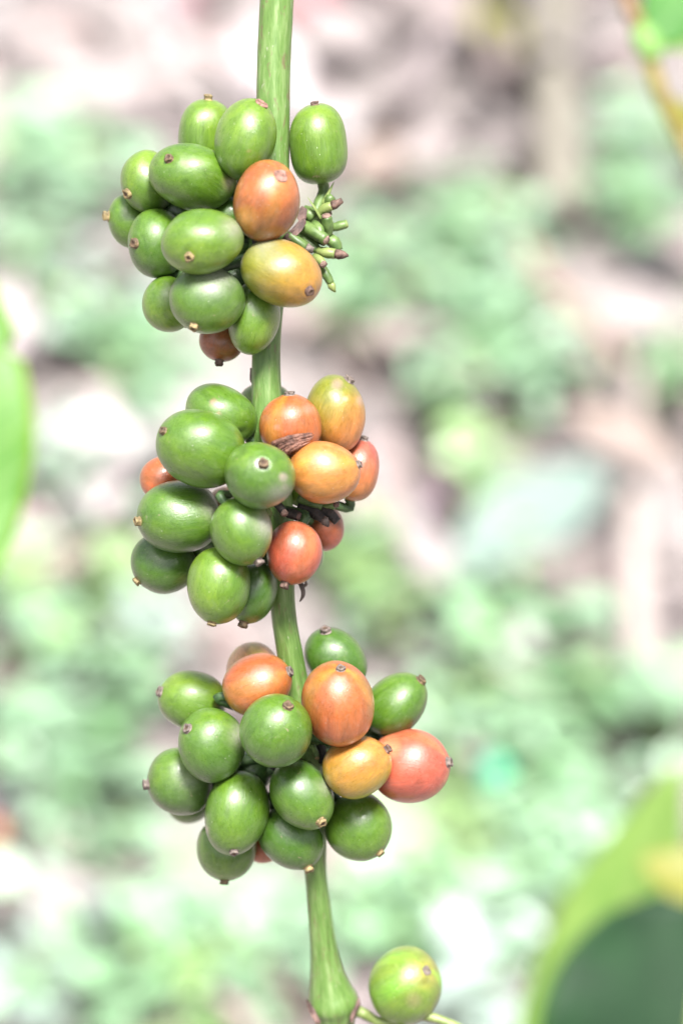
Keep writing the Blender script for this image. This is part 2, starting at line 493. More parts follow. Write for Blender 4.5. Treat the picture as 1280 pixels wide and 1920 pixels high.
# key: (cx, cy, semi a, semi b, tilt deg, tip dx, tip dy, tip side, depth before settling, colour 1, colour 2, ramp direction, tip kind, barrel exponent, label)
B = {
 # upper cluster
 'T1': (386, 250, 51, 62, 4, 5, -62, 1, 45, G3, G2, (0, 1), 'pale', 2.5, 'light green berry at the back, top of the upper cluster, with pale shoulder'),
 'T2': (462, 261, 56, 76, 12, 29, -63, 1, -75, G2, G3, (0, -1), 'scar', 2.1, 'tall green berry with a round brown scar, touching the stem'),
 'T3': (360, 331, 78, 60, 14, -39, -26, 1, -60, G2, G2, (1, 0), 'tan', 2.3, 'large green berry lying sideways, brown knob at its upper corner'),
 'T4': (277, 342, 49, 57, -8, -34, 24, 1, 10, G2, G3, (0, -1), 'pale', 2.2, 'green berry at the outer edge with a pale knob low on its side'),
 'T5': (244, 414, 40, 50, -12, -39, -7, 1, 40, G2, G2, (0, 1), 'pale', 2.1, 'smallest outermost green berry of the upper cluster, knob pointing outward'),
 'T6': (293, 456, 52, 63, -6, -36, 4, 1, -5, G1, G2, (0, -1), 'tan', 2.2, 'green berry with a brown knob facing out, below the outermost pair'),
 'T7': (378, 454, 73, 60, 0, -20, 31, 1, -85, G2, G3, (0, 1), 'pale', 2.3, 'broad green berry with a pale open knob, middle of the upper cluster'),
 'T8': (500, 376, 60, 77, 8, 27, -40, 1, -105, OR, OB, (0.3, 1), 'scar', 2.05, 'orange berry with a round pinkish scar, in front of the stem'),
 'T9': (529, 513, 76, 62, 24, 50, 34, 1, -95, YG, YO, (1, 0.1), 'brown', 2.1, 'olive yellow berry turning orange, brown knob at its lower end'),
 'T10': (388, 563, 69, 62, 4, -22, 49, 1, -72, G1, G2, (0, 1), 'pale', 2.1, 'dusty dark green berry with a pale knob at its lowest point'),
 'T11': (316, 571, 46, 52, -14, 30, 30, -1, 5, G2, G3, (0, 1), 'tan', 2.1, 'half hidden green berry at the lower outer edge of the upper cluster'),
 'T12': (475, 597, 47, 68, 10, -20, 50, -1, -55, G2, G3, (0, 1), 'brown', 2.1, 'slim yellowish green berry below the olive yellow one'),
 'T13': (416, 640, 43, 38, 10, -4, 36, 1, 15, OB, OB, (0, 1), 'brown', 2.1, 'brownish orange berry peeping out under the upper cluster'),
 'T14': (597, 270, 53, 73, -2, -7, -72, 1, 5, G2, G3, (0, -1), 'brown', 2.6, 'single upright barrel shaped green berry on a stalk, across the stem'),
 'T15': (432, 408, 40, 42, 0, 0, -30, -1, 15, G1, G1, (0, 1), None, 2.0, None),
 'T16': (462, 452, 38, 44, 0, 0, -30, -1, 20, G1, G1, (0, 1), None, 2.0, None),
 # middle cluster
 'T17': (335, 398, 42, 42, 0, 0, -20, -1, 45, GD, GD, (0, 1), None, 2.0, None),  # this and the next three: hidden berries added so gaps look dark
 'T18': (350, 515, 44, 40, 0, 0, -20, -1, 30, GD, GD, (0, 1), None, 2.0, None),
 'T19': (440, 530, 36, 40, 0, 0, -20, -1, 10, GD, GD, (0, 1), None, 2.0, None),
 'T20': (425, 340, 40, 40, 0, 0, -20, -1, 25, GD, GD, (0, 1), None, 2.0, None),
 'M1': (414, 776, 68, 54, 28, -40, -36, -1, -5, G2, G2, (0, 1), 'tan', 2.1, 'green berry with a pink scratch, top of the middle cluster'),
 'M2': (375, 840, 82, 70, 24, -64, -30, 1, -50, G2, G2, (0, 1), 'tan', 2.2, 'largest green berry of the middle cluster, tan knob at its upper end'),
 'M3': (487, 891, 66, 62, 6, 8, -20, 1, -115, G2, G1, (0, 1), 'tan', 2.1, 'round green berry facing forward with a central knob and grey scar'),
 'M4': (545, 798, 57, 58, 0, -2, -57, 1, -55, OR, OR, (0, 1), 'grey', 2.1, 'orange berry beside the stem above the fibrous brown bract'),
 'M5': (630, 774, 53, 71, -12, 24, -62, 1, 0, YG, OP, (0.3, 1), 'grey', 2.2, 'tall berry shading from green shoulder to orange base'),
 'M6': (608, 886, 67, 58, 8, 62, -15, 1, -80, OP, OP, (0, 1), 'grey', 2.0, 'bright orange berry pointing sideways, in front of the other oranges'),
 'M7': (668, 881, 44, 58, 12, 14, -56, 1, 45, OP, RP, (0, -1), 'grey', 2.1, 'pinkish orange berry at the outermost edge, half hidden'),
 'M8': (305, 899, 43, 43, 0, -30, -20, -1, 50, OR, OR, (0, 1), None, 2.0, 'orange berry half hidden behind two large green ones'),
 'M9': (335, 969, 76, 67, -5, -70, 8, 1, -40, G1, G2, (0, -1), 'pale', 2.2, 'large dark green berry with a pale knob pointing outward'),
 'M10': (453, 996, 57, 64, -8, 32, 58, 1, -95, G2, G2, (0, 1), 'grey', 2.1, 'green berry with a grey dusty flank, next to the red berry'),
 'M11': (551, 1037, 52, 59, 4, -15, 55, 1, -90, RD, RD, (0, 1), 'brown', 2.05, 'round pinkish red berry in front of the stem'),
 'M12': (307, 1057, 60, 55, 16, -49, 32, 1, 10, G1, G1, (0, 1), 'pale', 2.2, 'green berry lowest on the outer side of the middle cluster, pale knob'),
 'M13': (411, 1098, 60, 71, 4, -13, 68, 1, -55, G2, G3, (-1, 0), 'pale', 2.1, 'green berry hanging lowest in the middle cluster with a pale end knob'),
 'M14': (474, 1112, 46, 57, 18, -17, 55, 1, -15, G1, G1, (0, 1), 'tan', 2.1, 'shaded green berry tucked against the stem behind the lowest one'),
 'M15': (424, 946, 36, 34, 0, 0, -20, -1, 12, (0.6, 0.36, 0.2), OP, (0, 1), None, 2.0, 'sliver of orange berry in a gap between green ones, painted pale as if lit'),  # light falling on its top is put into the skin colour
 'M16': (572, 908, 46, 42, 0, 20, 20, -1, 10, G3, G3, (0, 1), None, 2.0, 'pale green berry mostly hidden under the bright orange one'),
 'M17': (606, 990, 39, 44, -10, 20, 24, -1, 35, OB, RD, (0, 1), None, 2.0, 'dull orange berry behind withered black flower stubs'),
 'M18': (562, 1036, 46, 50, 0, 20, 20, -1, 10, G2, G2, (0, 1), None, 2.0, 'green berry almost wholly behind the red one'),
 'M19': (498, 752, 50, 36, 0, 0, -30, -1, 110, G3, G3, (0, 1), None, 2.0, 'green berry behind the stem, showing at both sides of it'),
 # lower cluster
 'M20': (392, 1010, 48, 46, 0, 0, -20, -1, 45, GD, GD, (0, 1), None, 2.0, None),  # hidden fill berries, this one and three below, added to darken gaps
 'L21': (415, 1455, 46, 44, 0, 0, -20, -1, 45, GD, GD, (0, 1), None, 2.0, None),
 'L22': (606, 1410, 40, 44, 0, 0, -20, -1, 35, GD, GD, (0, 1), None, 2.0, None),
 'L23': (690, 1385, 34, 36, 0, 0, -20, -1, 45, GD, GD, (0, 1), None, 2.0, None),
 'L1': (360, 1313, 62, 56, 8, -57, -16, 1, 0, G2, G3, (0, -1), 'grey', 2.2, 'green berry uppermost on the outer side of the lower cluster'),
 'L2': (396, 1395, 62, 67, -10, -41, -31, 1, -60, G1, G2, (0, -1), 'grey', 2.1, 'round green berry with a grey knob, between outer green berries and front one'),
 'L3': (338, 1465, 60, 62, -6, -58, 5, 1, -5, G1, G2, (0, -1), 'grey', 2.2, 'dull green berry farthest out on the lower cluster'),
 'L4': (483, 1283, 65, 57, -22, 58, -24, 1, -45, OR, OR, (0, 1), 'grey', 2.1, 'glossy orange brown berry leaning on the stem above the front green one'),
 'L5': (518, 1369, 65, 68, 0, 22, -47, 1, -110, G2, G1, (0, 1), 'tan', 2.1, 'round green berry in front at the centre of the lower cluster'),
 'L6': (633, 1318, 66, 79, -6, 5, -65, 1, -85, OR, OR, (0, 1), 'grey', 2.1, 'big deep orange berry with a knob on top, in front of the stem'),
 'L7': (629, 1233, 64, 51, 38, -18, -49, 1, 30, G1, G1, (0, 1), 'grey', 2.05, 'dark green berry behind the big deep orange one'),
 'L8': (741, 1320, 66, 51, -42, 46, -44, 1, 0, G2, G1, (0.4, 1), 'tan', 2.05, 'green berry pointing up and outward above the red one'),
 'L9': (768, 1436, 74, 67, 4, 69, -9, 1, -40, RP, RD, (-1, 0), 'grey', 2.15, 'pinkish red berry sticking out farthest from the lower cluster'),
 'L10': (670, 1438, 64, 57, -18, 55, -33, 1, -105, OP, YL, (0.1, 1), 'brown', 2.1, 'amber berry with yellow underside, in front of the red one'),
 'L11': (567, 1491, 69, 54, 55, 34, 45, 1, -110, G1, G2, (0, 1), 'pale', 2.1, 'oval green berry with a cream ringed knob, below the front one'),
 'L12': (443, 1525, 58, 79, 14, -3, 67, 1, -80, G2, G2, (0, 1), 'grey', 2.1, 'tall oval green berry standing on a grey knob'),
 'L13': (425, 1592, 56, 58, 10, -3, 57, 1, -5, G2, G2, (0, 1), 'tan', 2.15, 'green berry at the very bottom of the lower cluster'),
 'L14': (547, 1571, 64, 56, 40, 30, 52, 1, -45, G1, G1, (0, 1), 'pale', 2.1, 'shaded green berry against the stem at the foot of the lower cluster'),
 'L15': (673, 1550, 60, 64, -14, 38, 45, 1, -45, G2, G2, (0, 1), 'pale', 2.1, 'green berry below the amber one, knob at its lower outer end'),
 'L16': (495, 1586, 34, 34, 0, 0, 20, -1, 30, OR, OR, (0, 1), None, 2.0, 'sliver of orange berry between two low green ones'),
 'L17': (353, 1498, 46, 45, 0, -20, 20, -1, 45, G2, G2, (0, 1), None, 2.0, 'green berry mostly hidden below the dull green outer one'),
 'L18': (473, 1252, 49, 48, -30, -10, -40, -1, 55, (0.55, 0.3, 0.15), (0.55, 0.3, 0.15), (0, 1), None, 2.0, 'pale orange berry behind the glossy orange brown one'),
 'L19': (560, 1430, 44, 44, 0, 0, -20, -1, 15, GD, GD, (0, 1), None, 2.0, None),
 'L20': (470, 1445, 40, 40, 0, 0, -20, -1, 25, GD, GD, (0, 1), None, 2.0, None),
 # single berry of the next node
 'N1': (760, 1847, 66, 71, 24, 38, -34, 1, 0, (0.16, 0.23, 0.035), G3, (-0.6, 1), 'scarsmall', 2.1, 'single light green berry with a purple scar, beside the lowest stem node'),
}
SCARS = {  # extra marks: dx, dy, radius px, colour, strength
 'M1': [(-12, -20, 8, (0.3, 0.17, 0.13), 0.8), (-2, 2, 6, (0.3, 0.17, 0.13), 0.6)],
 'M3': [(45, 4, 11, (0.24, 0.21, 0.18), 0.9), (48, 22, 8, (0.22, 0.19, 0.15), 0.5)],
 'M4': [(32, -30, 13, (0.5, 0.16, 0.11), 0.7), (-25, 4, 7, (0.5, 0.2, 0.16), 0.5)],
 'M5': [(2, -52, 14, (0.26, 0.18, 0.14), 0.8), (46, -22, 12, (0.3, 0.2, 0.15), 0.7), (18, -24, 7, (0.6, 0.36, 0.24), 0.6)],
 'M8': [(-16, 20, 22, (0.42, 0.11, 0.04), 0.6)],
 'T2': [(6, 30, 5, (0.2, 0.17, 0.07), 0.6)],
 'T3': [(72, 16, 18, (0.3, 0.27, 0.12), 0.6)],
 'T6': [(20, 6, 7, (0.3, 0.22, 0.14), 0.6), (30, 34, 9, (0.22, 0.16, 0.1), 0.6)],
 'T8': [(30, -20, 36, (0.64, 0.22, 0.07), 0.4), (-40, 40, 30, (0.5, 0.25, 0.05), 0.6)],
 'L1': [(52, 4, 10, (0.2, 0.12, 0.06), 0.6)],
 'L12': [(-56, 28, 9, (0.36, 0.3, 0.24), 0.7)],
 'L9': [(-40, -40, 26, (0.66, 0.27, 0.14), 0.6)],
 'N1': [(14, 18, 20, (0.2, 0.17, 0.09), 0.6), (38, -30, 34, (0.28, 0.2, 0.05), 0.5)],
}
DUST = {'T10': [(20, -52, 40, 1.0)], 'M10': [(50, -14, 24, 1.3)], 'M9': [(66, -20, 22, 1.0)], 'L2': [(58, -20, 22, 1.0)], 'T7': [(62, -24, 22, 0.9)],
        'M3': [(40, 40, 24, 0.8)], 'T9': [(-34, -52, 26, 0.7)], 'T6': [(44, 20, 20, 0.8)], 'L11': [(46, -20, 16, 0.8)], 'L3': [(20, -10, 30, 0.4)]}

NODE_Y = {'T': 440, 'M': 905, 'L': 1410, 'N': 1895}

def settle():
    """Push berries that overlap in the picture apart in depth, keeping who is in front of whom."""
    keys = list(B)
    z = {k: B[k][8] + stem_depth(min(B[k][1], 1890)) * (1.0 if k != 'N1' else 0.9) for k in keys}
    z0 = dict(z)
    R = {k: (math.sqrt(B[k][2] * B[k][3])) for k in keys}
    def extent(k, ux, uy):
        a, b, th = B[k][2], B[k][3], math.radians(B[k][4])
        c, s = math.cos(th), math.sin(th)
        p, q = ux * c + uy * s, -ux * s + uy * c
        return 1 / math.sqrt((p / a) ** 2 + (q / b) ** 2)
    for it in range(300):
        for i, ki in enumerate(keys):
            for kj in keys[i + 1:]:
                dx, dy = B[kj][0] - B[ki][0], B[kj][1] - B[ki][1]
                d = math.hypot(dx, dy)
                if d < 1: d, dx, dy = 1, 1, 0
                rr = (extent(ki, dx / d, dy / d) + extent(kj, dx / d, dy / d))
                if d >= rr: continue
                need = math.sqrt(1 - (d / rr) ** 2) * (R[ki] + R[kj]) * 0.93
                f, b = (ki, kj) if z0[ki] <= z0[kj] else (kj, ki)
                gap = z[b] - z[f]
                if gap < need:
                    e = (need - gap) * 0.3
                    z[f] -= e * 0.5; z[b] += e * 0.5
        for k in keys:                       # clear of the stem
            sx = stem_px(B[k][1]); sdp = stem_depth(B[k][1])
            d = abs(B[k][0] - sx); rr = extent(k, 1, 0) + 28
            if d < rr and k != 'N1':
                need = math.sqrt(1 - (d / rr) ** 2) * (R[k] + 28) * 0.9
                side = -1 if z0[k] < stem_depth(B[k][1]) else 1
                if k in ('T14',): side = 1
                cur = (z[k] - sdp) * side
                if cur < need: z[k] += side * (need - cur) * 0.4
            z[k] += (z0[k] - z[k]) * 0.01
    return z
DEPTH = settle()

def berry(key):
    cx, cy, a, b, th, tx, ty, side, _, c1, c2, cdir, tipk, ex, label = B[key]
    r = random.Random(key)
    dep = DEPTH[key]
    k = S * (1 + dep * S / FOCUS)
    centre = pt(cx, cy, dep)
    t = math.radians(th)
    # picture axes of the ellipse (x right, y down), third axis towards the viewer
    e1 = RIGHT * math.cos(t) - UP * math.sin(t)
    e2 = -RIGHT * math.sin(t) - UP * math.cos(t)
    e3 = -VIEW
    c = math.sqrt(a * b) * 0.97
    Mx = Matrix((e1 * a * k, e2 * b * k, e3 * c * k)).transposed()
    n1 = (tx * math.cos(t) + ty * math.sin(t)) / a
    n2 = (-tx * math.sin(t) + ty * math.cos(t)) / b
    q = n1 * n1 + n2 * n2
    if q > 0.96:
        f = math.sqrt(0.96 / q); n1 *= f; n2 *= f; q = 0.96
    n = Vector((n1, n2, side * math.sqrt(1 - q))).normalized()
    u, v = frame_for(n)
    nt, npn = 44, 60
    vs, uvv, cols, dust = [], [], [], []
    ph = [r.uniform(0, 6.28) for _ in range(6)]
    for i in range(nt + 1):
        ct = math.pi * i / nt
        z = math.cos(ct); s = math.sin(ct)
        zz = math.copysign(abs(z) ** (2 / ex), z) if ex > 2 else z
        ss = s ** (2 / ex) if ex > 2 else s
        for j in range(npn):
            p = 2 * math.pi * j / npn
            lob = 1 + (0.026 * math.cos(2 * p + ph[0]) + 0.022 * math.sin(3 * p + ph[1]) * math.cos(ct * 1.5 + ph[2]) + 0.02 * math.cos(p + ph[3]) * math.sin(2 * ct + ph[2]) + 0.008 * math.sin(5 * p + ph[3] + ct)) * s
            egg = 1 - 0.05 * z * (1 if r is None else 1)
            l = (u * (math.cos(p) * ss * lob * egg) + v * (math.sin(p) * ss * lob * egg) + n * zz)
            # barrel profile stays inside the outline
            l = l * 1.015
            # slight collar round the calyx, shallow dip at the stalk
            if ct < 0.42: l += n * (0.016 * math.exp(-((ct - 0.24) / 0.07) ** 2))
            if ct > 2.9: l += n * 0.05 * (ct - 2.9) / 0.24
            vs.append(centre + Mx @ l)
            uvv.append((math.cos(p) * s, math.sin(p) * s, z))
            ix = l.x * a * math.cos(t) - l.y * b * math.sin(t)
            iy = l.x * a * math.sin(t) + l.y * b * math.cos(t)
            m = (ix * cdir[0] + iy * cdir[1]) / math.sqrt(a * b) * 0.5 + 0.5 + 0.12 * math.sin(3 * p + ph[4]) * s
            m = min(1, max(0, m)); m = m * m * (3 - 2 * m)
            col = [c1[q_] * (1 - m) + c2[q_] * m for q_ in range(3)]
            if c1 in (G1, G2, G3, GD):
                y = 0.28 * max(0, math.sin(2 * p + ph[5])) * abs(z) ** 0.5     # yellower flanks
                col = [col[0] * (1 + 0.55 * y), col[1] * (1 + 0.25 * y), col[2]]
            elif c1 not in (YG, YL):
                y = max(0, math.sin(2 * p + ph[5]) * 0.7 + 0.5 * math.sin(5 * p + ph[4] + 0.5 * z)) * (0.55 + 0.45 * z * math.cos(ph[0]))
                y2 = max(0, math.sin(3 * p + ph[1] + 2) * 0.8) * (0.5 - 0.5 * z * math.cos(ph[0]))
                col = [col[0] * (1 + 0.08 * y) * (1 - 0.12 * y2), col[1] * (1 + 0.75 * y) * (1 - 0.38 * y2), col[2] * (1 + 0.1 * y) * (1 - 0.1 * y2)]
            for sxp, syp, sr, scol, stt in SCARS.get(key, ()):
                if l.z > 0:
                    w = stt * max(0, 1 - (math.hypot(ix - sxp, (iy - syp)) / sr) ** 2)
                    col = [col[q_] * (1 - w) + scol[q_] * w for q_ in range(3)]
            d = 0
            for sxp, syp, sr, stt in DUST.get(key, ()):
                if l.z > -0.3:
                    d += stt * math.exp(-(math.hypot(ix - sxp, iy - syp) / sr) ** 2)
            cols.append((*col, 1)); dust.append(min(1.2, d))
    fs = [(i * npn + j, (i + 1) * npn + j, (i + 1) * npn + (j + 1) % npn, i * npn + (j + 1) % npn) for i in range(nt) for j in range(npn)]
    ob = mk('berry', vs, fs, M_BERRY, ROOT, origin=centre, attrs={
        'upos': ('FLOAT_VECTOR', uvv), 'skin': ('FLOAT_COLOR', cols), 'dust': ('FLOAT', dust)})
    if label: ob['label'] = label
    # outward normal of the ellipsoid at the tip
    Mit = Mx.inverted().transposed()
    nn = (Mit @ n).normalized()
    top = centre + Mx @ n
    if tipk:
        calyx(ob, top, nn, k, tipk, r)
    # stalk from the far pole to the node
    pre = key[0]
    ny = NODE_Y[pre]
    base = centre + Mx @ (n * -0.93) if side > 0 else centre.copy()
    node = pt(stem_px(ny) + r.uniform(-12, 12), ny + 0.35 * (cy - ny), stem_depth(ny))
    if key == 'T14':
        node = pt(590, 402, DEPTH[key] - 8)
    if key in ('N1', 'M9', 'L1', 'M12', 'M8', 'M20', 'M15'):
        return ob, k
    mid = (base - (Mit @ n).normalized() * 0.0025) if side > 0 else base.lerp(node, 0.2)
    pth = catmull([base, mid, mid.lerp(node, 0.6), node], 4)
    rad = [(11 if key == 'T14' else 9) * k] * len(pth)
    rad[0] *= 1.25
    v2, f2, u2 = tube(pth, rad, 10, lump=0.05, seed=5)
    mk('stalk', v2, f2, M_STALK if key == 'T14' else M_STALK_SHADE, ob, origin=base)
    return ob, k

def calyx(parent, at, nrm, k, kind, r):
    """The withered calyx at a berry's end: a small pitted knob, or a flat round scar."""
    mat = {'pale': M_TIP_PALE, 'tan': M_TIP_TAN, 'grey': M_TIP_GREY, 'brown': M_TIP_BROWN, 'scar': M_SCAR, 'scarsmall': M_TIP_GREY}[kind]
    if kind == 'scar':
        prof = [(14, -2.5), (14, 1.2), (12.8, 2.6), (11, 2.0), (8, 1.4), (4, 1.9), (1.5, 1.0), (0.01, 1.0)]
    elif kind == 'scarsmall':
        prof = [(10, -2.5), (10, 0.8), (9, 1.8), (6, 1.0), (3, 1.4), (0.01, 0.8)]
    else:
        h = r.uniform(0.5, 0.95)
        w = r.uniform(0.7, 0.92)
        prof = [(13.0 * w, -3), (12.2 * w, 0.8), (9.6 * w, 2.0), (9.0 * w, 4.2 * h), (10.2 * w, 7.5 * h), (10.6 * w, 10 * h), (9.6 * w, 12.2 * h), (7.0 * w, 12.8 * h),
                (5.0 * w, 11.2 * h), (3.4 * w, 9.6 * h), (0.01, 9.2 * h)]
    u, v = frame_for(nrm)
    sides = 18
    ph0, ph1 = r.uniform(0, 6), r.uniform(0, 6)
    lean = (u * r.uniform(-1, 1) + v * r.uniform(-1, 1)) * 0.12
    vs, fs = [], []
    for i, (rad, hh) in enumerate(prof):
        for j in range(sides):
            a = 2 * math.pi * j / sides
            jit = 1 + (0.22 * (r.random() - 0.5) + 0.13 * math.sin(4 * a + ph0 + 0.4 * i) + 0.09 * math.sin(3 * a + ph1)) * (1 if i > 1 else 0.3)
            vs.append(at + (nrm * hh + lean * max(0, hh) + (u * math.cos(a) + v * math.sin(a)) * rad * jit) * k)
    for i in range(len(prof) - 1):
        for j in range(sides):
            a, b = i * sides + j, i * sides + (j + 1) % sides
            fs.append((a, b, b + sides, a + sides))
    ob = mk('calyx_knob' if not kind.startswith('scar') else 'calyx_scar', vs, fs, mat, parent, origin=at)
    if not kind.startswith('scar'):
        ob.data.materials.append(M_HOLE)
        nf = sides * (len(prof) - 1)
        for i in range(nf - 2 * sides, nf):
            ob.data.polygons[i].material_index = 1

for key in B: berry(key)

# short flower stubs, bracts and withered bits at the nodes
def stub(pts, rads, mat=None, end=None, end_len=0, end_r=None, name='flower_stub', seed=1, dep=0, pointed=False, label=None, flat=1.0):
    k = S
    P3 = [pt(x, y, d + dep) for x, y, d in pts]
    pth = catmull(P3, 4)
    rr = list(np.interp(np.linspace(0, 1, len(pth)), np.linspace(0, 1, len(rads)), rads))
    v, f, u = tube(pth, [q * k for q in rr], 12, ridge=0.04, lump=0.13, seed=seed, flat=flat)
    ob = mk(name, v, f, mat or M_STALK, ROOT, origin=P3[0])
    if label: ob['label'] = label
    if end is not None:
        t = (Vector(pth[-1]) - Vector(pth[-2])).normalized()
        e = Vector(pth[-1]); er = end_r or rads[-1]
        if end_len < 6:
            q = [e - t * 1.0 * k, e + t * 1.5 * k, e + t * end_len * k]
            rad = [er * 1.02 * k, er * 1.04 * k, er * 0.8 * k]
        else:
            u1, v1 = frame_for(t)
            bend = (u1 * random.Random(seed).uniform(-1, 1) + v1 * random.Random(seed + 1).uniform(-1, 1)) * 3 * k
            q = [e - t * 1.0 * k, e + t * end_len * 0.3 * k, e + t * end_len * 0.65 * k + bend, e + t * end_len * k + bend * 1.6]
            rad = [er * 0.95 * k, er * 1.1 * k, er * 0.75 * k, er * 0.2 * k if pointed else er * 0.7 * k]
        v, f, u = tube(q, rad, 10, ridge=0.06, lump=0.2, seed=seed + 9)
        mk('dry_tip', v, f, end, ob, origin=e)
    return ob

DZ = 0
rs = random.Random(55)
for q in range(9):      # shorter stubs crowding round the same cushion
    ax, ay = 572 + rs.uniform(-4, 10), 428 + rs.uniform(-14, 34)
    ang = rs.uniform(-0.9, 0.9); ll = rs.uniform(22, 40)
    bx, by = ax + math.cos(ang) * ll, ay + math.sin(ang) * ll
    stub([(ax, ay, 8), ((ax + bx) / 2 + rs.uniform(-3, 3), (ay + by) / 2 + rs.uniform(-3, 3), 2), (bx, by, rs.uniform(-6, 6))], [10, rs.uniform(8, 12), rs.uniform(6, 9)],
         rs.choice([M_STALK, M_STALK, M_PALESTALK]), rs.choice([M_STUBEND, M_TIP_BROWN, M_TIP_TAN]), rs.choice([3, 4, 9, 14]), None, seed=60 + q)
stub([(612, 380, 6), (619, 373, 0), (624, 368, -2)], [8, 10.5, 7], seed=2, dep=DZ)
stub([(596, 402, -2), (610, 391, -10), (622, 386, -14)], [8, 9.5, 8.5], M_PALESTALK, M_TIP_BROWN, 22, 8, seed=3, dep=DZ)
stub([(614, 440, -6), (614, 422, -18), (612, 406, -26)], [9, 11, 9.5], M_STALK, M_STUBEND, 4, 9, seed=4, dep=DZ)
stub([(618, 428, 2), (634, 424, -2), (649, 420, -4)], [7, 9, 8], M_STALK, M_PALESTALK, 3, 7, seed=5, dep=DZ)
stub([(572, 395, 12), (580, 402, 0), (588, 410, -4)], [11, 14, 10], M_STALK, seed=6, dep=DZ)
stub([(566, 424, -2), (590, 436, -18), (611, 450, -30)], [13, 13, 10], M_STALK, M_STUBEND, 4, 8.5, seed=7, dep=DZ)
stub([(590, 420, -6), (598, 432, -20), (603, 446, -24)], [9, 11, 7], M_STALK, seed=17, dep=DZ)
stub([(610, 446, 0), (626, 455, -4), (634, 470, -4)], [10, 13, 9], M_STALK, seed=8, dep=DZ)
stub([(596, 470, -10), (612, 474, -20), (628, 476, -24)], [8, 10.5, 9.5], M_PALESTALK, M_TIP_BROWN, 26, 8.5, seed=9, dep=DZ, pointed=True)
stub([(590, 480, -8), (600, 488, -20), (606, 495, -28)], [7, 8.5, 7.5], M_PALESTALK, M_STUBEND, 4, 7.5, seed=10, dep=DZ)
stub([(600, 496, 0), (612, 516, -4), (620, 532, -4)], [8, 9, 7], M_STALK, M_PALESTALK, 18, 7, seed=11, dep=DZ, pointed=True)
stub([(540, 440, -30), (560, 455, -34), (574, 464, -34)], [10, 10, 8], M_STALK, M_TIP_GREY, 14, 9, seed=12, dep=DZ)
stub([(560, 440, 10), (580, 455, 0), (596, 470, -4)], [12, 12, 9], M_STALK, seed=13, dep=DZ)
stub([(605, 384, 4), (616, 362, 2), (626, 341, 0)], [5, 3.5, 0.6], M_PALESTALK, seed=14, dep=DZ, name='bract')
stub([(602, 410, -16), (590, 390, -22), (576, 369, -24)], [5.5, 5.0, 0.5], M_PALESTALK, seed=15, dep=DZ, name='bract', flat=0.45)

def scale_bract(name, pts, mat, dep, label=None, seed=0, thick=3.0):
    """A torn dry scale: pts is its outline in photo pixels, built with real thickness and a crumpled surface."""
    r = random.Random(seed)
    n = len(pts)
    cxp = sum(p[0] for p in pts) / n; cyp = sum(p[1] for p in pts) / n
    rings = [1.0, 0.66, 0.33]
    vs, fs = [], []
    for side in (0, 1):
        for ri in rings:
            for p in pts:
                z = dep + (p[2] if len(p) > 2 else 0) * ri + r.uniform(-2.5, 2.5) + (thick if side else 0) * (1 if ri < 1 else 0.4)
                vs.append(pt(cxp + (p[0] - cxp) * ri, cyp + (p[1] - cyp) * ri, z))
        vs.append(pt(cxp, cyp, dep + (thick if side else 0)))
    m = 3 * n + 1
    for side in (0, 1):
        o = side * m
        for q in range(2):
            for j in range(n):
                a, b = o + q * n + j, o + q * n + (j + 1) % n
                f = (a, b, b + n, a + n)
                fs.append(f if side else f[::-1])
        for j in range(n):
            f = (o + 2 * n + j, o + 2 * n + (j + 1) % n, o + 3 * n)
            fs.append(f if side else f[::-1])
    for j in range(n):
        fs.append((j, (j + 1) % n, m + (j + 1) % n, m + j))
    ob = mk(name, vs, fs, mat, ROOT, origin=pt(cxp, cyp, dep))
    if label: ob['label'] = label
    return ob

scale_bract('bract', [(528, 448), (536, 438), (548, 428), (560, 414, 6), (572, 408, 10), (574, 418, 8), (566, 432), (556, 442), (544, 450)], M_BRACT, -40, 'dark purplish brown papery bract behind the orange berry', 1)
scale_bract('bract', [(552, 400), (566, 386), (576, 392), (574, 410), (560, 414)], M_BRACT, -14, None, 2)
scale_bract('bract', [(452, 500), (462, 470), (484, 456), (480, 490), (462, 520)], M_BRACT, -20, None, 3)
scale_bract('bract', [(470, 430), (490, 450), (520, 452), (540, 470), (500, 480), (474, 465)], M_BLACK, -38, None, 4)  # black piece put in so the gap between the berries looks dark

# fibrous brown bract lying between the orange berries
def fibres():
    r = random.Random(6)
    vs, fs = [], []
    for i in range(26):
        a = i / 25
        x0, y0 = 509 + 20 * a + r.uniform(-3, 3), 832 + 26 * a + r.uniform(-2, 2)
        x1, y1 = 584 - 4 * a + r.uniform(-12, 6), 813 + 15 * a + r.uniform(-3, 4)
        d = -128 + r.uniform(-4, 6)
        P3 = [pt(x0, y0, d + 8), pt((x0 * 2 + x1) / 3, (y0 * 2 + y1) / 3 - 3, d - 2), pt((x0 + 2 * x1) / 3, (y0 + 2 * y1) / 3 - 2, d - 3), pt(x1, y1, d + 4)]
        v, f, u = tube(catmull(P3, 3), [r.uniform(2.4, 4.2) * S * q for q in np.concatenate([np.linspace(1.2, 1.3, 6), np.linspace(1.2, 0.3, 4)])], 6, lump=0.3, seed=i)
        o = len(vs)
        vs += v; fs += [tuple(q + o for q in ff) for ff in f]
    ob = mk('fibrous_bract', vs, fs, M_DRYBRACT, ROOT, origin=pt(547, 836, -126))
    ob['label'] = 'torn fibrous reddish brown bract wedged between orange berries'
fibres()

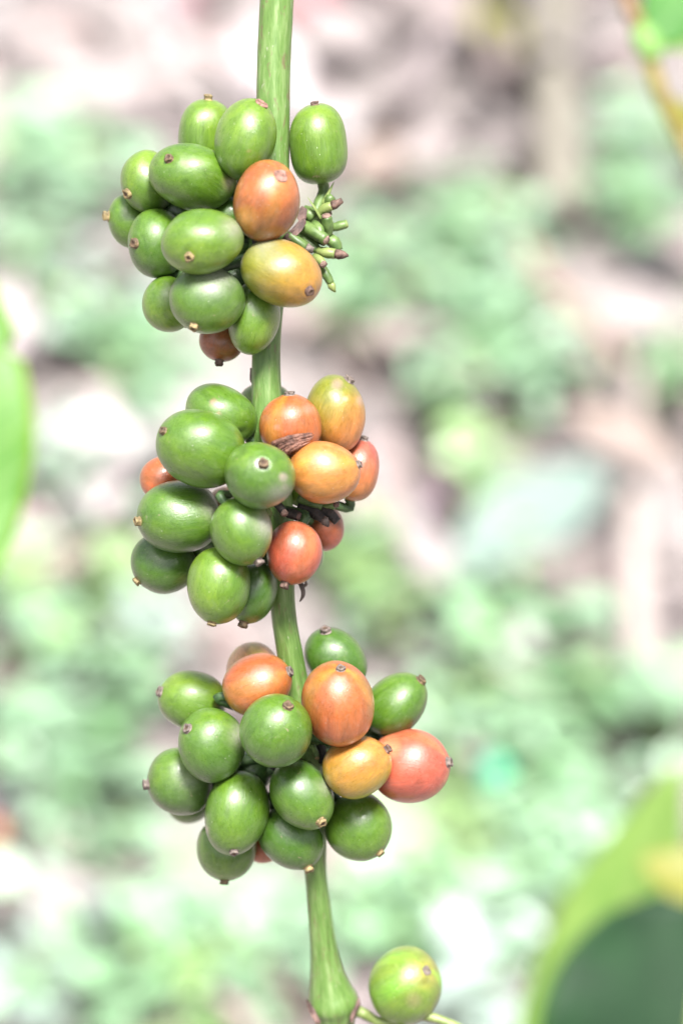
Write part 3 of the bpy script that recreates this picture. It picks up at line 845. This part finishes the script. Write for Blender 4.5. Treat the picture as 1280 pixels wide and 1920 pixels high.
# withered black flower stubs in the middle cluster
D2 = -30
stub([(520, 945, D2), (528, 955, D2 - 16), (533, 962, D2 - 28)], [8, 8, 7], M_BLACK, M_STUBEND, 4, 7, seed=21)
stub([(535, 960, D2), (548, 964, D2 - 10), (560, 968, D2 - 18)], [8, 10, 9], M_BLACK, M_BRACT, 5, 8, seed=22)
stub([(560, 950, D2 + 10), (590, 962, D2), (606, 974, D2 - 8)], [10, 12, 8], M_BLACK, M_TIP_GREY, 18, 8, seed=23, pointed=True)
stub([(590, 955, D2 + 12), (615, 962, D2 + 4), (632, 978, D2)], [10, 11, 8], M_BLACK, seed=24)
stub([(596, 952, D2 + 14), (615, 950, D2 + 6), (627, 946, D2)], [9, 9, 7], M_STALK, M_TIP_BROWN, 8, 7, seed=25)
stub([(560, 935, D2 + 10), (585, 944, D2 + 2), (604, 950, D2)], [10, 10, 8], M_STALK, seed=26)
stub([(500, 955, D2 - 20), (505, 962, D2 - 26), (503, 968, D2 - 30)], [6, 6, 5], M_PALESTALK, seed=27)
stub([(556, 1085, 30), (566, 1100, 26), (568, 1116, 24), (562, 1128, 22)], [4, 5, 4, 1.5], M_TIP_GREY, seed=28, name='withered_stalk')
stub([(566, 1100, 26), (574, 1096, 24), (570, 1086, 22)], [3, 3, 1.5], M_TIP_GREY, seed=29, name='withered_stalk')
stub([(472, 690, 20), (472, 712, 22), (476, 720, 22)], [3, 3.5, 2], M_TIP_GREY, seed=30, name='withered_stalk')
# lower cluster core: stubs, and black pieces put in to darken the gap
D3 = stem_depth(1410)
stub([(585, 1400, D3 - 40), (592, 1412, D3 - 54), (594, 1420, D3 - 60)], [7, 6, 5], M_STALK, M_TIP_PALE, 4, 4, seed=31)
stub([(600, 1400, D3 - 30), (606, 1418, D3 - 44), (604, 1432, D3 - 50)], [9, 9, 7], M_BLACK, seed=32)
stub([(560, 1420, D3 - 50), (548, 1432, D3 - 60), (540, 1440, D3 - 66)], [8, 8, 6], M_BRACT, seed=33)
stub([(606, 1450, D3 - 60), (610, 1462, D3 - 66), (609, 1466, D3 - 70)], [4, 4, 3.5], M_TIP_PALE, seed=34)
scale_bract('bract', [(505, 1440), (520, 1425), (545, 1420), (560, 1440), (530, 1458)], M_BLACK, D3 - 40, None, 7)

# the node at the foot: stipule scales and the yellow-green stalks of the single berry
DN = stem_depth(1885)
scale_bract('stipule', [(574, 1872, 8), (580, 1878), (590, 1893), (602, 1918), (594, 1922), (584, 1906), (576, 1890, 8)], M_BRACT, DN - 42, 'brown edged stipule scale at the swollen lowest node', 8)
scale_bract('stipule', [(672, 1868, 20), (676, 1884, 20), (668, 1900, 10), (660, 1918, 6), (654, 1912, 4), (660, 1894, 8), (668, 1878, 16)], M_BRACT, DN - 36, None, 9)
dn1 = DEPTH['N1']
stub([(655, 1890, DN), (685, 1902, DN), (712, 1916, dn1 + 10), (748, 1918, dn1)], [13, 11, 10, 9], M_PALESTALK, name='berry_stalk', seed=40)
stub([(776, 1905, dn1), (800, 1906, dn1 - 4), (830, 1914, dn1 - 8), (880, 1936, dn1 - 10)], [9, 9, 9, 8], M_PALESTALK, name='berry_stalk', seed=41)
stub([(752, 1900, dn1), (750, 1922, dn1), (748, 1960, dn1 + 6)], [11, 10, 10], M_PALESTALK, name='berry_stalk', seed=42)

# ------------------------------------------------------------------ nearer leaves, a hand's breadth behind the branch
L_BRIGHT = leaf_material('leaf_bright', (0.075, 0.22, 0.02), (0.11, 0.27, 0.03), (0.2, 0.36, 0.09), 0.35, 0.45, edge=(0.26, 0.36, 0.03), scale=30)
L_LIME = leaf_material('leaf_lime', (0.17, 0.3, 0.06), (0.24, 0.36, 0.09), (0.3, 0.4, 0.13), 0.4, 0.4, scale=30)
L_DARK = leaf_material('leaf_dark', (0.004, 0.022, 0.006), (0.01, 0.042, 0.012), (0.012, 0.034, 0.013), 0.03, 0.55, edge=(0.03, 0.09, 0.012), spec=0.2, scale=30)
L_YELLOW = leaf_material('leaf_yellow', (0.2, 0.19, 0.02), (0.26, 0.26, 0.05), (0.18, 0.22, 0.03), 0.3, 0.5, scale=40)
L_VIVID = leaf_material('leaf_vivid', (0.03, 0.16, 0.008), (0.05, 0.21, 0.012), (0.09, 0.25, 0.04), 0.3, 0.6, scale=30)

M_DARKRIB = simple_mat('dark_rib', (0.012, 0.04, 0.014), (0.02, 0.06, 0.02), 60, 0.7, 0.1, 0.001, spec=0.2)
def wpx(dep): return S * (1 + dep * S / FOCUS)
NF = (-VIEW + UP * 0.9).normalized()

dl = 2300
lroot = empty('coffee_leaf', pt(-90, 1250, dl), 'bright green coffee leaf with a nibbled edge, entering at the left border', 'leaf')
leaf_between('leaf_blade', pt(-95, 1170, dl), pt(-108, 385, dl + 120), 325 * wpx(dl), (-VIEW + UP * 0.5 + RIGHT * 0.2), L_BRIGHT, lroot, fold=0.1, droop=0.05, wave=0.015, seed=2, power=0.8, notch=(0.655, 0.22, 0.018), ny=48)
v, f, u = tube([pt(-95, 1170, dl), pt(-98, 1220, dl), pt(-110, 1300, dl + 20)], [10 * wpx(dl)] * 3, 8)
mk('leaf_stalk', v, f, M_PALESTALK, lroot, origin=pt(-95, 1170, dl))

dr = 4000
rroot = empty('coffee_twig', pt(1260, 2300, dr), 'leafy twig with a dark green leaf in front of lime ones, lower corner', 'twig')
v, f, u = tube(catmull([pt(1290, 2330, dr), pt(1290, 2150, dr), pt(1296, 2020, dr), pt(1310, 1860, dr + 60)], 5), [16 * wpx(dr)] * 16, 10)
mk('stem', v, f, M_PALESTALK, rroot, origin=pt(1260, 2300, dr))
leaf_between('leaf', pt(985, 2200, dr + 700), pt(1272, 1425, dr + 760), 300 * wpx(dr), (-VIEW * 0.8 + UP * 0.9 - RIGHT * 0.5), L_LIME, rroot, fold=0.12, droop=0.02, wave=0.02, seed=5, label='lime green leaf with its pointed tip raised')
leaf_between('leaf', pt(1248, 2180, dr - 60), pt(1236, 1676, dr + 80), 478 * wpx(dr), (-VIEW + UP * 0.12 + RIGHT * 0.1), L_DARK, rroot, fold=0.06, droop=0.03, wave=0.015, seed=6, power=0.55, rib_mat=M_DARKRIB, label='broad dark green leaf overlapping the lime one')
leaf_between('leaf', pt(1440, 1720, dr + 330), pt(1205, 1600, dr + 360), 150 * wpx(dr), (-VIEW + UP * 0.8), L_YELLOW, rroot, fold=0.1, droop=0.1, wave=0.03, seed=7, label='yellowing olive leaf patch behind')

dt = 2700
troot = empty('coffee_twig', pt(1300, 320, dt), 'yellowish twig with a pale green joint and small leaves, upper corner', 'twig')
tp = catmull([pt(1150, -60, dt + 60), pt(1178, 10, dt + 40), pt(1205, 70, dt), pt(1222, 130, dt), pt(1248, 200, dt), pt(1285, 270, dt), pt(1340, 380, dt)], 5)
M_TWIG = simple_mat('twig_ochre', (0.15, 0.115, 0.018), (0.26, 0.2, 0.045), 60, 0.6, 0.3, 0.001)
v, f, u = tube(tp, [15 * wpx(dt)] * len(tp), 12, lump=0.05)
mk('stem', v, f, M_TWIG, troot, origin=pt(1300, 320, dt))
v, f, u = tube(catmull([pt(1140, -70, dt + 20), pt(1172, -10, dt + 10), pt(1192, 40, dt - 6)], 4), [9 * wpx(dt)] * 9, 10)
mk('shoot', v, f, simple_mat('twig_russet', (0.2, 0.1, 0.055), (0.28, 0.17, 0.1), 60, 0.6, 0.2, 0.001), troot, origin=pt(1172, -10, dt))
M_JOINT = simple_mat('joint_green', (0.12, 0.26, 0.05), (0.2, 0.36, 0.1), 60, 0.6, 0.2, 0.001)
nodep = [(1196, 52, 16), (1204, 66, 24), (1212, 82, 27), (1220, 100, 22), (1226, 116, 16)]
v, f, u = tube([pt(a, b, dt - 4) for a, b, c in nodep], [c * wpx(dt) for a, b, c in nodep], 14)
mk('joint', v, f, M_JOINT, troot, origin=pt(1212, 82, dt))
leaf_between('leaf', pt(1218, 84, dt), pt(1330, -70, dt + 40), 130 * wpx(dt), (-VIEW + UP * 0.3), L_VIVID, troot, fold=0.1, seed=8, label='vivid green young leaf')
leaf_between('leaf', pt(1222, 92, dt - 6), pt(1320, 84, dt - 20), 44 * wpx(dt), (-VIEW * 0.6 + UP), L_LIME, troot, fold=0.2, seed=9)
leaf_between('leaf', pt(1300, 246, dt), pt(1262, 182, dt - 20), 40 * wpx(dt), (-VIEW + UP), L_YELLOW, troot, fold=0.2, seed=10)

# ------------------------------------------------------------------ ground layer: litter and low cover
M_LITTER = litter_material()
def litter():
    r = random.Random(21)
    vs, fs, cols = [], [], []
    pal = [(0.42, 0.36, 0.36), (0.5, 0.44, 0.445), (0.4, 0.33, 0.32), (0.52, 0.48, 0.48), (0.36, 0.28, 0.27), (0.46, 0.37, 0.36), (0.48, 0.385, 0.37), (0.26, 0.22, 0.22), (0.44, 0.41, 0.41)]
    for i in range(3600):
        x, y = r.uniform(-1.3, 1.3), r.uniform(0.0, 3.2)
        if abs(x) > 0.6 and r.random() < 0.35: continue
        ln, wd = r.uniform(0.035, 0.11), 0
        wd = ln * r.uniform(0.35, 0.55)
        v, f, u = leaf_grid(ln, wd, r.uniform(-0.3, 0.5), r.uniform(-0.6, 0.8), 0.12, nx=1, ny=4, seed=i)
        rot = Matrix.Rotation(r.uniform(0, 6.28), 3, 'Z') @ Matrix.Rotation(r.gauss(0, 0.45), 3, 'X') @ Matrix.Rotation(r.gauss(0, 0.45), 3, 'Y')
        p = Vector((x, y, ground_z(x, y) + r.uniform(0.006, 0.03)))
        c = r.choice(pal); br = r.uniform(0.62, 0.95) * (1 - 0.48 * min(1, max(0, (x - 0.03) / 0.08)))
        o = len(vs)
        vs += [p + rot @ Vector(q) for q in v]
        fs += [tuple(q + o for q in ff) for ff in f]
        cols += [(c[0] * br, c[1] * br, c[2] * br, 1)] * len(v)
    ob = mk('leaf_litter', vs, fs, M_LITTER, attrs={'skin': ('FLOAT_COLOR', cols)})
    tag(ob, 'pale pinkish brown dry leaf litter covering the ground', 'leaf litter', None, 'stuff')
litter()

L_W = {
 'mint': leaf_material('weed_mint', (0.2, 0.34, 0.21), (0.28, 0.43, 0.28), (0.34, 0.48, 0.33), 0.2, 0.3, tcol=(1.1, 1.2, 0.9), scale=25),
 'green': leaf_material('weed_green', (0.15, 0.3, 0.14), (0.21, 0.37, 0.19), (0.27, 0.42, 0.25), 0.25, 0.35, scale=25),
 'lime': leaf_material('weed_lime', (0.19, 0.3, 0.12), (0.26, 0.36, 0.17), (0.32, 0.42, 0.22), 0.3, 0.4, scale=25),
 'pale': leaf_material('weed_pale', (0.22, 0.29, 0.23), (0.29, 0.36, 0.3), (0.33, 0.4, 0.34), 0.2, 0.35, tcol=(1, 1, 1), scale=25),
 'dark': leaf_material('weed_dark', (0.03, 0.12, 0.04), (0.06, 0.2, 0.07), (0.1, 0.25, 0.1), 0.2, 0.4, scale=25),
}
TRI = {}
def weed_leaf_mesh(kind, var):
    if (kind, var) not in TRI:
        v, f, u = leaf_grid(1.0, (0.52, 0.64, 0.44)[var], (0.2, 0.1, 0.3)[var], (0.25, 0.15, 0.35)[var], 0.03, nx=3, ny=8, seed=var, power=0.75)
        me = bpy.data.meshes.new('leaf')
        me.from_pydata(v, [], f)
        me.polygons.foreach_set('use_smooth', [True] * len(me.polygons))
        a = me.attributes.new('luv', 'FLOAT_VECTOR', 'POINT'); a.data.foreach_set('vector', np.asarray(u, dtype=np.float32).ravel())
        me.materials.append(L_W[kind])
        TRI[(kind, var)] = me
    return TRI[(kind, var)]

WEEDS = [  # px, py, spread px, height m, leaves, kind, label
 (45, 300, 95, 0.05, 10, 'mint', 'pale bluish mint weed at the left border beside the upper cluster'),
 (165, 330, 70, 0.05, 8, 'mint', 'mint weed just outward of the upper cluster outermost berries'),
 (60, 450, 85, 0.05, 9, 'mint', 'mint weed above the bright leaf entering at the left border'),
 (175, 560, 75, 0.05, 7, 'pale', 'faded pale weed left of the upper cluster lower berries'),
 (300, 730, 80, 0.06, 9, 'mint', 'mint weed between the upper and middle clusters, left of the stem'),
 (215, 660, 55, 0.05, 6, 'green', 'green weed left of the gap below the upper cluster'),
 (160, 890, 80, 0.05, 7, 'pale', 'whitish weed between the bright left leaf and the middle cluster'),
 (60, 1180, 90, 0.06, 9, 'mint', 'mint weed at the left border below the bright leaf'),
 (170, 1160, 60, 0.05, 7, 'lime', 'light green weed left of the middle cluster lowest berries'),
 (240, 1230, 80, 0.05, 8, 'pale', 'whitish glossy weed above the lower cluster outer berries'),
 (50, 1340, 80, 0.06, 8, 'mint', 'mint weed at the left border level with the lower cluster top'),
 (190, 1390, 75, 0.06, 8, 'green', 'green weed close beside the lower cluster outer berries'),
 (110, 1480, 70, 0.07, 8, 'mint', 'bright mint weed beside the orange scrap at the left border'),
 (200, 1580, 75, 0.06, 8, 'mint', 'mint weed left of the lower cluster lowest berry'),
 (70, 1830, 85, 0.05, 8, 'pale', 'pale weed in the lower left corner'),
 (260, 1800, 95, 0.06, 10, 'green', 'green weed near the bottom border, left of the stem foot'),
 (390, 1720, 90, 0.06, 9, 'mint', 'mint weed below the lower cluster lowest berry'),
 (490, 1830, 90, 0.06, 9, 'mint', 'mint weed at the bottom border close to the stem node'),
 (360, 1890, 70, 0.05, 7, 'lime', 'light green weed at the bottom border among mint ones'),
 (690, 1690, 80, 0.06, 8, 'mint', 'mint weed right of the bare stem below the lower cluster'),
 (760, 1740, 60, 0.05, 6, 'green', 'green weed just above the single bottom berry'),
 (870, 1610, 80, 0.05, 8, 'lime', 'light green weed below the red berry of the lower cluster'),
 (930, 1740, 85, 0.05, 8, 'pale', 'pale weed right of the single bottom berry'),
 (1000, 1640, 75, 0.06, 8, 'mint', 'mint weed left of the lime leaf tip in the lower corner'),
 (900, 1870, 80, 0.05, 7, 'pale', 'whitish weed at the bottom border left of the dark leaf'),
 (1110, 1530, 80, 0.06, 8, 'mint', 'mint weed above the lime leaf in the lower corner'),
 (1020, 1480, 70, 0.06, 8, 'green', 'green weed right of the turquoise scrap'),
 (850, 1370, 70, 0.06, 8, 'mint', 'mint weed right of the lower cluster pointing green berry'),
 (1090, 1290, 70, 0.07, 8, 'green', 'green weed left of the pale upright stick lower end'),
 (890, 1230, 60, 0.06, 7, 'green', 'green weed left of the round whitish stone'),
 (975, 1100, 55, 0.07, 6, 'dark', 'deep green weed under the big pale fallen leaf'),
 (700, 1130, 75, 0.06, 9, 'lime', 'yellowish green weed right of the stem between the middle and lower clusters'),
 (660, 1060, 50, 0.05, 6, 'lime', 'light lime weed right of the red berry of the middle cluster'),
 (830, 745, 50, 0.06, 6, 'mint', 'small mint weed right of the middle cluster tall berry'),
 (860, 520, 85, 0.07, 10, 'mint', 'mint weed right of the upper cluster flower stubs'),
 (950, 600, 80, 0.07, 9, 'mint', 'bright mint weed crossed by the thin brown twig'),
 (880, 425, 60, 0.08, 8, 'green', 'vivid green weed level with the upper cluster orange berry'),
 (690, 480, 65, 0.06, 8, 'mint', 'mint weed directly behind the flower stubs of the upper cluster'),
 (650, 590, 60, 0.06, 7, 'green', 'green weed right of the stem under the olive yellow berry'),
 (1000, 690, 75, 0.06, 8, 'mint', 'mint weed above the big pale fallen leaf'),
 (900, 670, 60, 0.06, 7, 'green', 'green weed above the small mint one'),
 (1160, 260, 60, 0.07, 7, 'mint', 'mint weed below the yellowish twig of the upper corner'),
 (1225, 300, 65, 0.06, 7, 'pale', 'pale weed at the right border under the yellowish twig'),
 (1190, 380, 65, 0.07, 8, 'green', 'green weed at the right border above the dark hollow'),
 (1250, 690, 50, 0.09, 6, 'green', 'green weed at the right border level with the middle cluster top'),
 (1240, 1330, 65, 0.06, 7, 'mint', 'mint weed right of the pale upright stick'),
 (890, 925, 45, 0.06, 6, 'lime', 'olive lime weed at the base of the big pale fallen leaf'),
]
def cover():
    r = random.Random(77)
    pal = {'mint': (0.26, 0.4, 0.26), 'green': (0.2, 0.34, 0.19), 'lime': (0.24, 0.37, 0.15), 'pale': (0.33, 0.41, 0.36), 'dark': (0.05, 0.16, 0.06)}
    vs, fs, cols = [], [], []
    spots = [(w[0], w[1], w[2], w[5]) for w in WEEDS]
    for px, py, sp, kind in spots:
        c = on_ground(px, py, 0.02)
        k = sp * gscale(c)
        for q in range(32):
            a = r.uniform(0, 6.28); d = k * 1.6 * math.sqrt(r.random())
            x, y = c.x + math.cos(a) * d, c.y + math.sin(a) * d * 1.3
            ln = r.uniform(0.012, 0.032)
            v, f, u = leaf_grid(ln, ln * r.uniform(0.6, 0.9), r.uniform(0, 0.3), r.uniform(-0.2, 0.5), 0.05, nx=1, ny=3, seed=q, power=0.7)
            rot = Matrix.Rotation(r.uniform(0, 6.28), 3, 'Z') @ Matrix.Rotation(r.gauss(0.1, 0.35), 3, 'X') @ Matrix.Rotation(r.gauss(0, 0.35), 3, 'Y')
            p = Vector((x, y, ground_z(x, y) + r.uniform(0.025, 0.05)))
            cc = pal[kind if r.random() < 0.7 else r.choice(['mint', 'green', 'lime'])]; br = r.uniform(0.8, 1.2)
            o = len(vs)
            vs += [p + rot @ Vector(t) for t in v]
            fs += [tuple(t + o for t in ff) for ff in f]
            cols += [(cc[0] * br, cc[1] * br, cc[2] * br, 1)] * len(v)
    m, N, L, Bs = new_mat('low_cover')
    L.new(attr(N, 'skin').outputs['Color'], Bs.inputs['Base Color'])
    Bs.inputs['Roughness'].default_value = 0.35
    ob = mk('ground_cover', vs, fs, m, attrs={'skin': ('FLOAT_COLOR', cols)})
    tag(ob, 'low mint green ground cover creeping between the weeds', 'ground cover', None, 'stuff')
cover()
GROUP_W = 'blurred weeds on the ground behind the branch'
M_WSTEM = simple_mat('weed_stem', (0.1, 0.22, 0.06), (0.22, 0.36, 0.12), 60, 0.6, 0.2, 0.001)
def weed(px, py, spread, h, n, kind, label, i):
    r = random.Random(100 + i)
    p = on_ground(px, py, h * 0.7)
    base = Vector((p.x, p.y, ground_z(p.x, p.y)))
    sp = spread * gscale(p)
    root = empty('weed_plant', base, label, 'weed', GROUP_W)
    v, f, u = tube([base - Vector((0, 0, 0.01)), base + Vector((r.uniform(-.01, .01), r.uniform(-.01, .01), h * 0.6)), base + Vector((0, 0, h))], [0.003, 0.0025, 0.0015], 6)
    mk('stem', v, f, M_WSTEM, root, origin=base)
    n = int(n * 1.5)
    sp *= 1.25
    for q in range(n):
        a = 2.4 * q + r.uniform(-0.4, 0.4)
        rad = sp * math.sqrt((q + 0.3) / n) * 0.75
        hh = h * (1.0 - 0.55 * (q / n)) + r.uniform(-0.01, 0.01)
        ln = sp * r.uniform(0.55, 0.85)
        me = weed_leaf_mesh(kind if r.random() < 0.8 else r.choice(['mint', 'green', 'lime']) if kind != 'dark' else 'dark', r.randrange(3))
        o = bpy.data.objects.new('leaf', me)
        COL.objects.link(o)
        start = base + Vector((math.cos(a) * rad * 0.35, math.sin(a) * rad * 0.35, hh))
        pitch = r.uniform(-0.35, 0.35)
        tiltx = r.gauss(0, 0.25)
        o.rotation_euler = (Matrix.Rotation(a - math.pi / 2, 3, 'Z') @ Matrix.Rotation(pitch, 3, 'X') @ Matrix.Rotation(tiltx, 3, 'Y')).to_euler()
        o.scale = (ln, ln, ln)
        put(o, start, root)
for i, w in enumerate(WEEDS): weed(*w, i)

# ------------------------------------------------------------------ single things lying on the ground
M_STICK = simple_mat('dead_wood_pale', (0.3, 0.25, 0.225), (0.4, 0.345, 0.32), 30, 0.8, 0.6, 0.003, stretch=(1, 1, 0.2))
M_TWIGB = simple_mat('dead_wood_brown', (0.22, 0.14, 0.105), (0.34, 0.24, 0.19), 40, 0.8, 0.6, 0.003)
M_BARK = simple_mat('bark_olive', (0.16, 0.145, 0.115), (0.24, 0.22, 0.18), 30, 0.85, 0.8, 0.004, stretch=(1, 1, 0.3))

def log(name, keys, rpx, mat, label, cat, h=0.02, sides=14, seed=0):
    P3 = [on_ground(a, b, h) for a, b in keys]
    k = gscale(P3[0])
    pth = catmull(P3, 6)
    rr = np.interp(np.linspace(0, 1, len(pth)), np.linspace(0, 1, len(rpx)), rpx)
    v, f, u = tube(pth, [q * k for q in rr], sides, ridge=0.05, lump=0.08, seed=seed)
    return tag(mk(name, v, f, mat, origin=P3[0]), label, cat)

log('dead_stick', [(1200, 690), (1194, 800), (1189, 920), (1192, 1100), (1198, 1230), (1200, 1340)], [14, 18, 23, 25, 24, 22], M_STICK, 'thick pale pinkish dead stick lying upright in the picture', 'stick', 0.035)
log('dry_twig', [(985, 455), (1020, 520), (1070, 570), (1120, 615), (1170, 680)], [13, 14, 14, 13, 10], M_TWIGB, 'thin brown dry twig running diagonally above the pale stick', 'twig', 0.085, 10)
log('tree_shoot', [(1045, -60), (1040, 60), (1042, 180), (1046, 300), (1052, 390)], [32, 33, 34, 36, 38], M_BARK, 'olive beige woody shoot near the top, left of the yellowish twig', 'shoot', 0.05)

def fallen(name, base, tip, wpx_, mat, label, h=0.04, fold=0.12, droop=0.05, seed=0, rib=True):
    b, t = on_ground(*base, h), on_ground(*tip, h)
    root = empty(name, b, label, 'leaf', None)
    leaf_between('leaf_blade', b, t, wpx_ * gscale(b), Vector((0.1, -0.55, 1)), mat, root, fold=fold, droop=droop, seed=seed)
    return root
L_PALE = leaf_material('fallen_pale', (0.16, 0.225, 0.195), (0.22, 0.285, 0.25), (0.26, 0.31, 0.28), 0.15, 0.65, tcol=(1, 1, 1), scale=20)
L_TAN = leaf_material('fallen_tan', (0.25, 0.19, 0.165), (0.33, 0.26, 0.225), (0.28, 0.21, 0.185), 0.1, 0.6, tcol=(1, 0.9, 0.8), scale=20)
L_PINK = leaf_material('fallen_pink', (0.26, 0.22, 0.215), (0.33, 0.285, 0.28), (0.29, 0.25, 0.24), 0.1, 0.6, tcol=(1, 0.9, 0.9), scale=20)
fallen('fallen_leaf', (850, 1075), (1150, 850), 170, L_PALE, 'big pale bluish fallen leaf right of the middle cluster', 0.05)
fallen('fallen_leaf', (1060, 760), (1290, 880), 80, L_TAN, 'tan dry leaf across the pale stick, above its middle', 0.075)
fallen('fallen_leaf', (1090, 560), (1300, 600), 110, L_PINK, 'pinkish white dry leaf at the right border above the twig end', 0.05)
fallen('fallen_leaf', (560, 70), (720, 40), 120, L_PINK, 'whitish dry leaf right of the stem near the top border', 0.04)
fallen('fallen_leaf', (740, 210), (830, 330), 110, L_PINK, 'pinkish white dry leaf right of the single upright green berry', 0.04)
fallen('fallen_leaf', (90, 130), (280, 210), 130, L_PINK, 'whitish dry leaf near the upper left corner', 0.04)
fallen('fallen_leaf', (10, 1080), (190, 1020), 90, L_TAN, 'tan dry leaf just below the bright left leaf', 0.04)
fallen('fallen_leaf', (60, 1700), (200, 1660), 90, L_PINK, 'whitish dry leaf left of and below the lower cluster', 0.05)
fallen('fallen_leaf', (960, 110), (900, -10), 90, L_YELLOW, 'pale yellowish leaf near the top border, left of the woody shoot', 0.05)
fallen('fallen_leaf', (650, 330), (800, 260), 90, L_TAN, 'tan dry leaf beside the single upright green berry', 0.04)

def lump(name, px, py, rx, ry, rz, mat, label, cat, h=0.02, seed=0, jag=0.12):
    """A small irregular solid: stone, crumpled wrapper, scrap of plastic."""
    r = random.Random(seed)
    c = on_ground(px, py, h); k = gscale(c)
    ph = [(r.uniform(1, 4), r.uniform(1, 4), r.uniform(0, 6)) for _ in range(4)]
    vs, fs = [], []
    nt, n = 12, 18
    for i in range(nt + 1):
        a = math.pi * i / nt
        for j in range(n):
            p = 2 * math.pi * j / n
            w = 1 + jag * sum(math.sin(q[0] * a + round(q[1]) * p + q[2]) for q in ph) / 2
            vs.append(c + Vector((math.sin(a) * math.cos(p) * rx, math.sin(a) * math.sin(p) * ry, math.cos(a) * rz)) * (k * w))
    fs = [(i * n + j, (i + 1) * n + j, (i + 1) * n + (j + 1) % n, i * n + (j + 1) % n) for i in range(nt) for j in range(n)]
    return tag(mk(name, vs, fs, mat, origin=c), label, cat)

def plain(name, c, rough=0.4):
    return simple_mat(name, tuple(q * 0.85 for q in c), tuple(min(1, q * 1.12) for q in c), 40, rough, 0.2, 0.002)
lump('plastic_scrap', 930, 1447, 30, 30, 26, plain('turquoise_plastic', (0.03, 0.42, 0.22), 0.5), 'bright turquoise plastic scrap right of the lower cluster', 'plastic scrap', 0.09, 1)
lump('wrapper', 590, 18, 42, 40, 22, plain('red_wrapper', (0.5, 0.12, 0.15)), 'crumpled red wrapper at the top border beside the stem', 'wrapper', 0.04, 2, 0.25)
lump('wrapper', 345, -5, 36, 30, 18, plain('pink_wrapper', (0.5, 0.27, 0.3)), 'pinkish wrapper at the top border left of the stem', 'wrapper', 0.03, 3, 0.25)
lump('plastic_scrap', -10, 1560, 22, 30, 20, plain('orange_plastic', (0.5, 0.17, 0.06)), 'orange plastic scrap at the left border', 'plastic scrap', 0.05, 4, 0.2)
lump('stone', 12, 1502, 32, 34, 24, plain('dark_stone', (0.02, 0.022, 0.035)), 'dark bluish stone above the orange scrap', 'stone', 0.05, 5)
lump('stone', 992, 1192, 36, 40, 34, plain('white_stone', (0.42, 0.4, 0.39), 0.8), 'small round whitish stone below the big pale fallen leaf', 'stone', 0.04, 6)
lump('stone', 472, 128, 30, 36, 22, plain('black_stone', (0.015, 0.015, 0.02)), 'black stone half hidden behind the stem near the top', 'stone', 0.03, 7)
lump('stone', 1050, 405, 26, 30, 18, plain('dark_stone_grey', (0.07, 0.07, 0.065)), 'dark grey stone at the foot of the olive woody shoot', 'stone', 0.04, 8)
lump('stone', 905, 185, 34, 36, 22, plain('dark_stone_brown', (0.06, 0.05, 0.05)), 'dark brownish stone left of the olive woody shoot', 'stone', 0.03, 9)
lump('stone', 1210, 480, 60, 40, 24, plain('dark_stone_slate', (0.05, 0.05, 0.05)), 'slate grey stone at the right border above a pinkish leaf', 'stone', 0.03, 10)
lump('stone', 835, 930, 36, 50, 20, plain('purple_stone', (0.16, 0.1, 0.14)), 'purplish stone left of the big pale fallen leaf', 'stone', 0.03, 11)
lump('stone', 945, 745, 40, 36, 22, plain('dark_stone_umber', (0.07, 0.06, 0.055)), 'dark umber stone above the olive lime weed', 'stone', 0.03, 12)
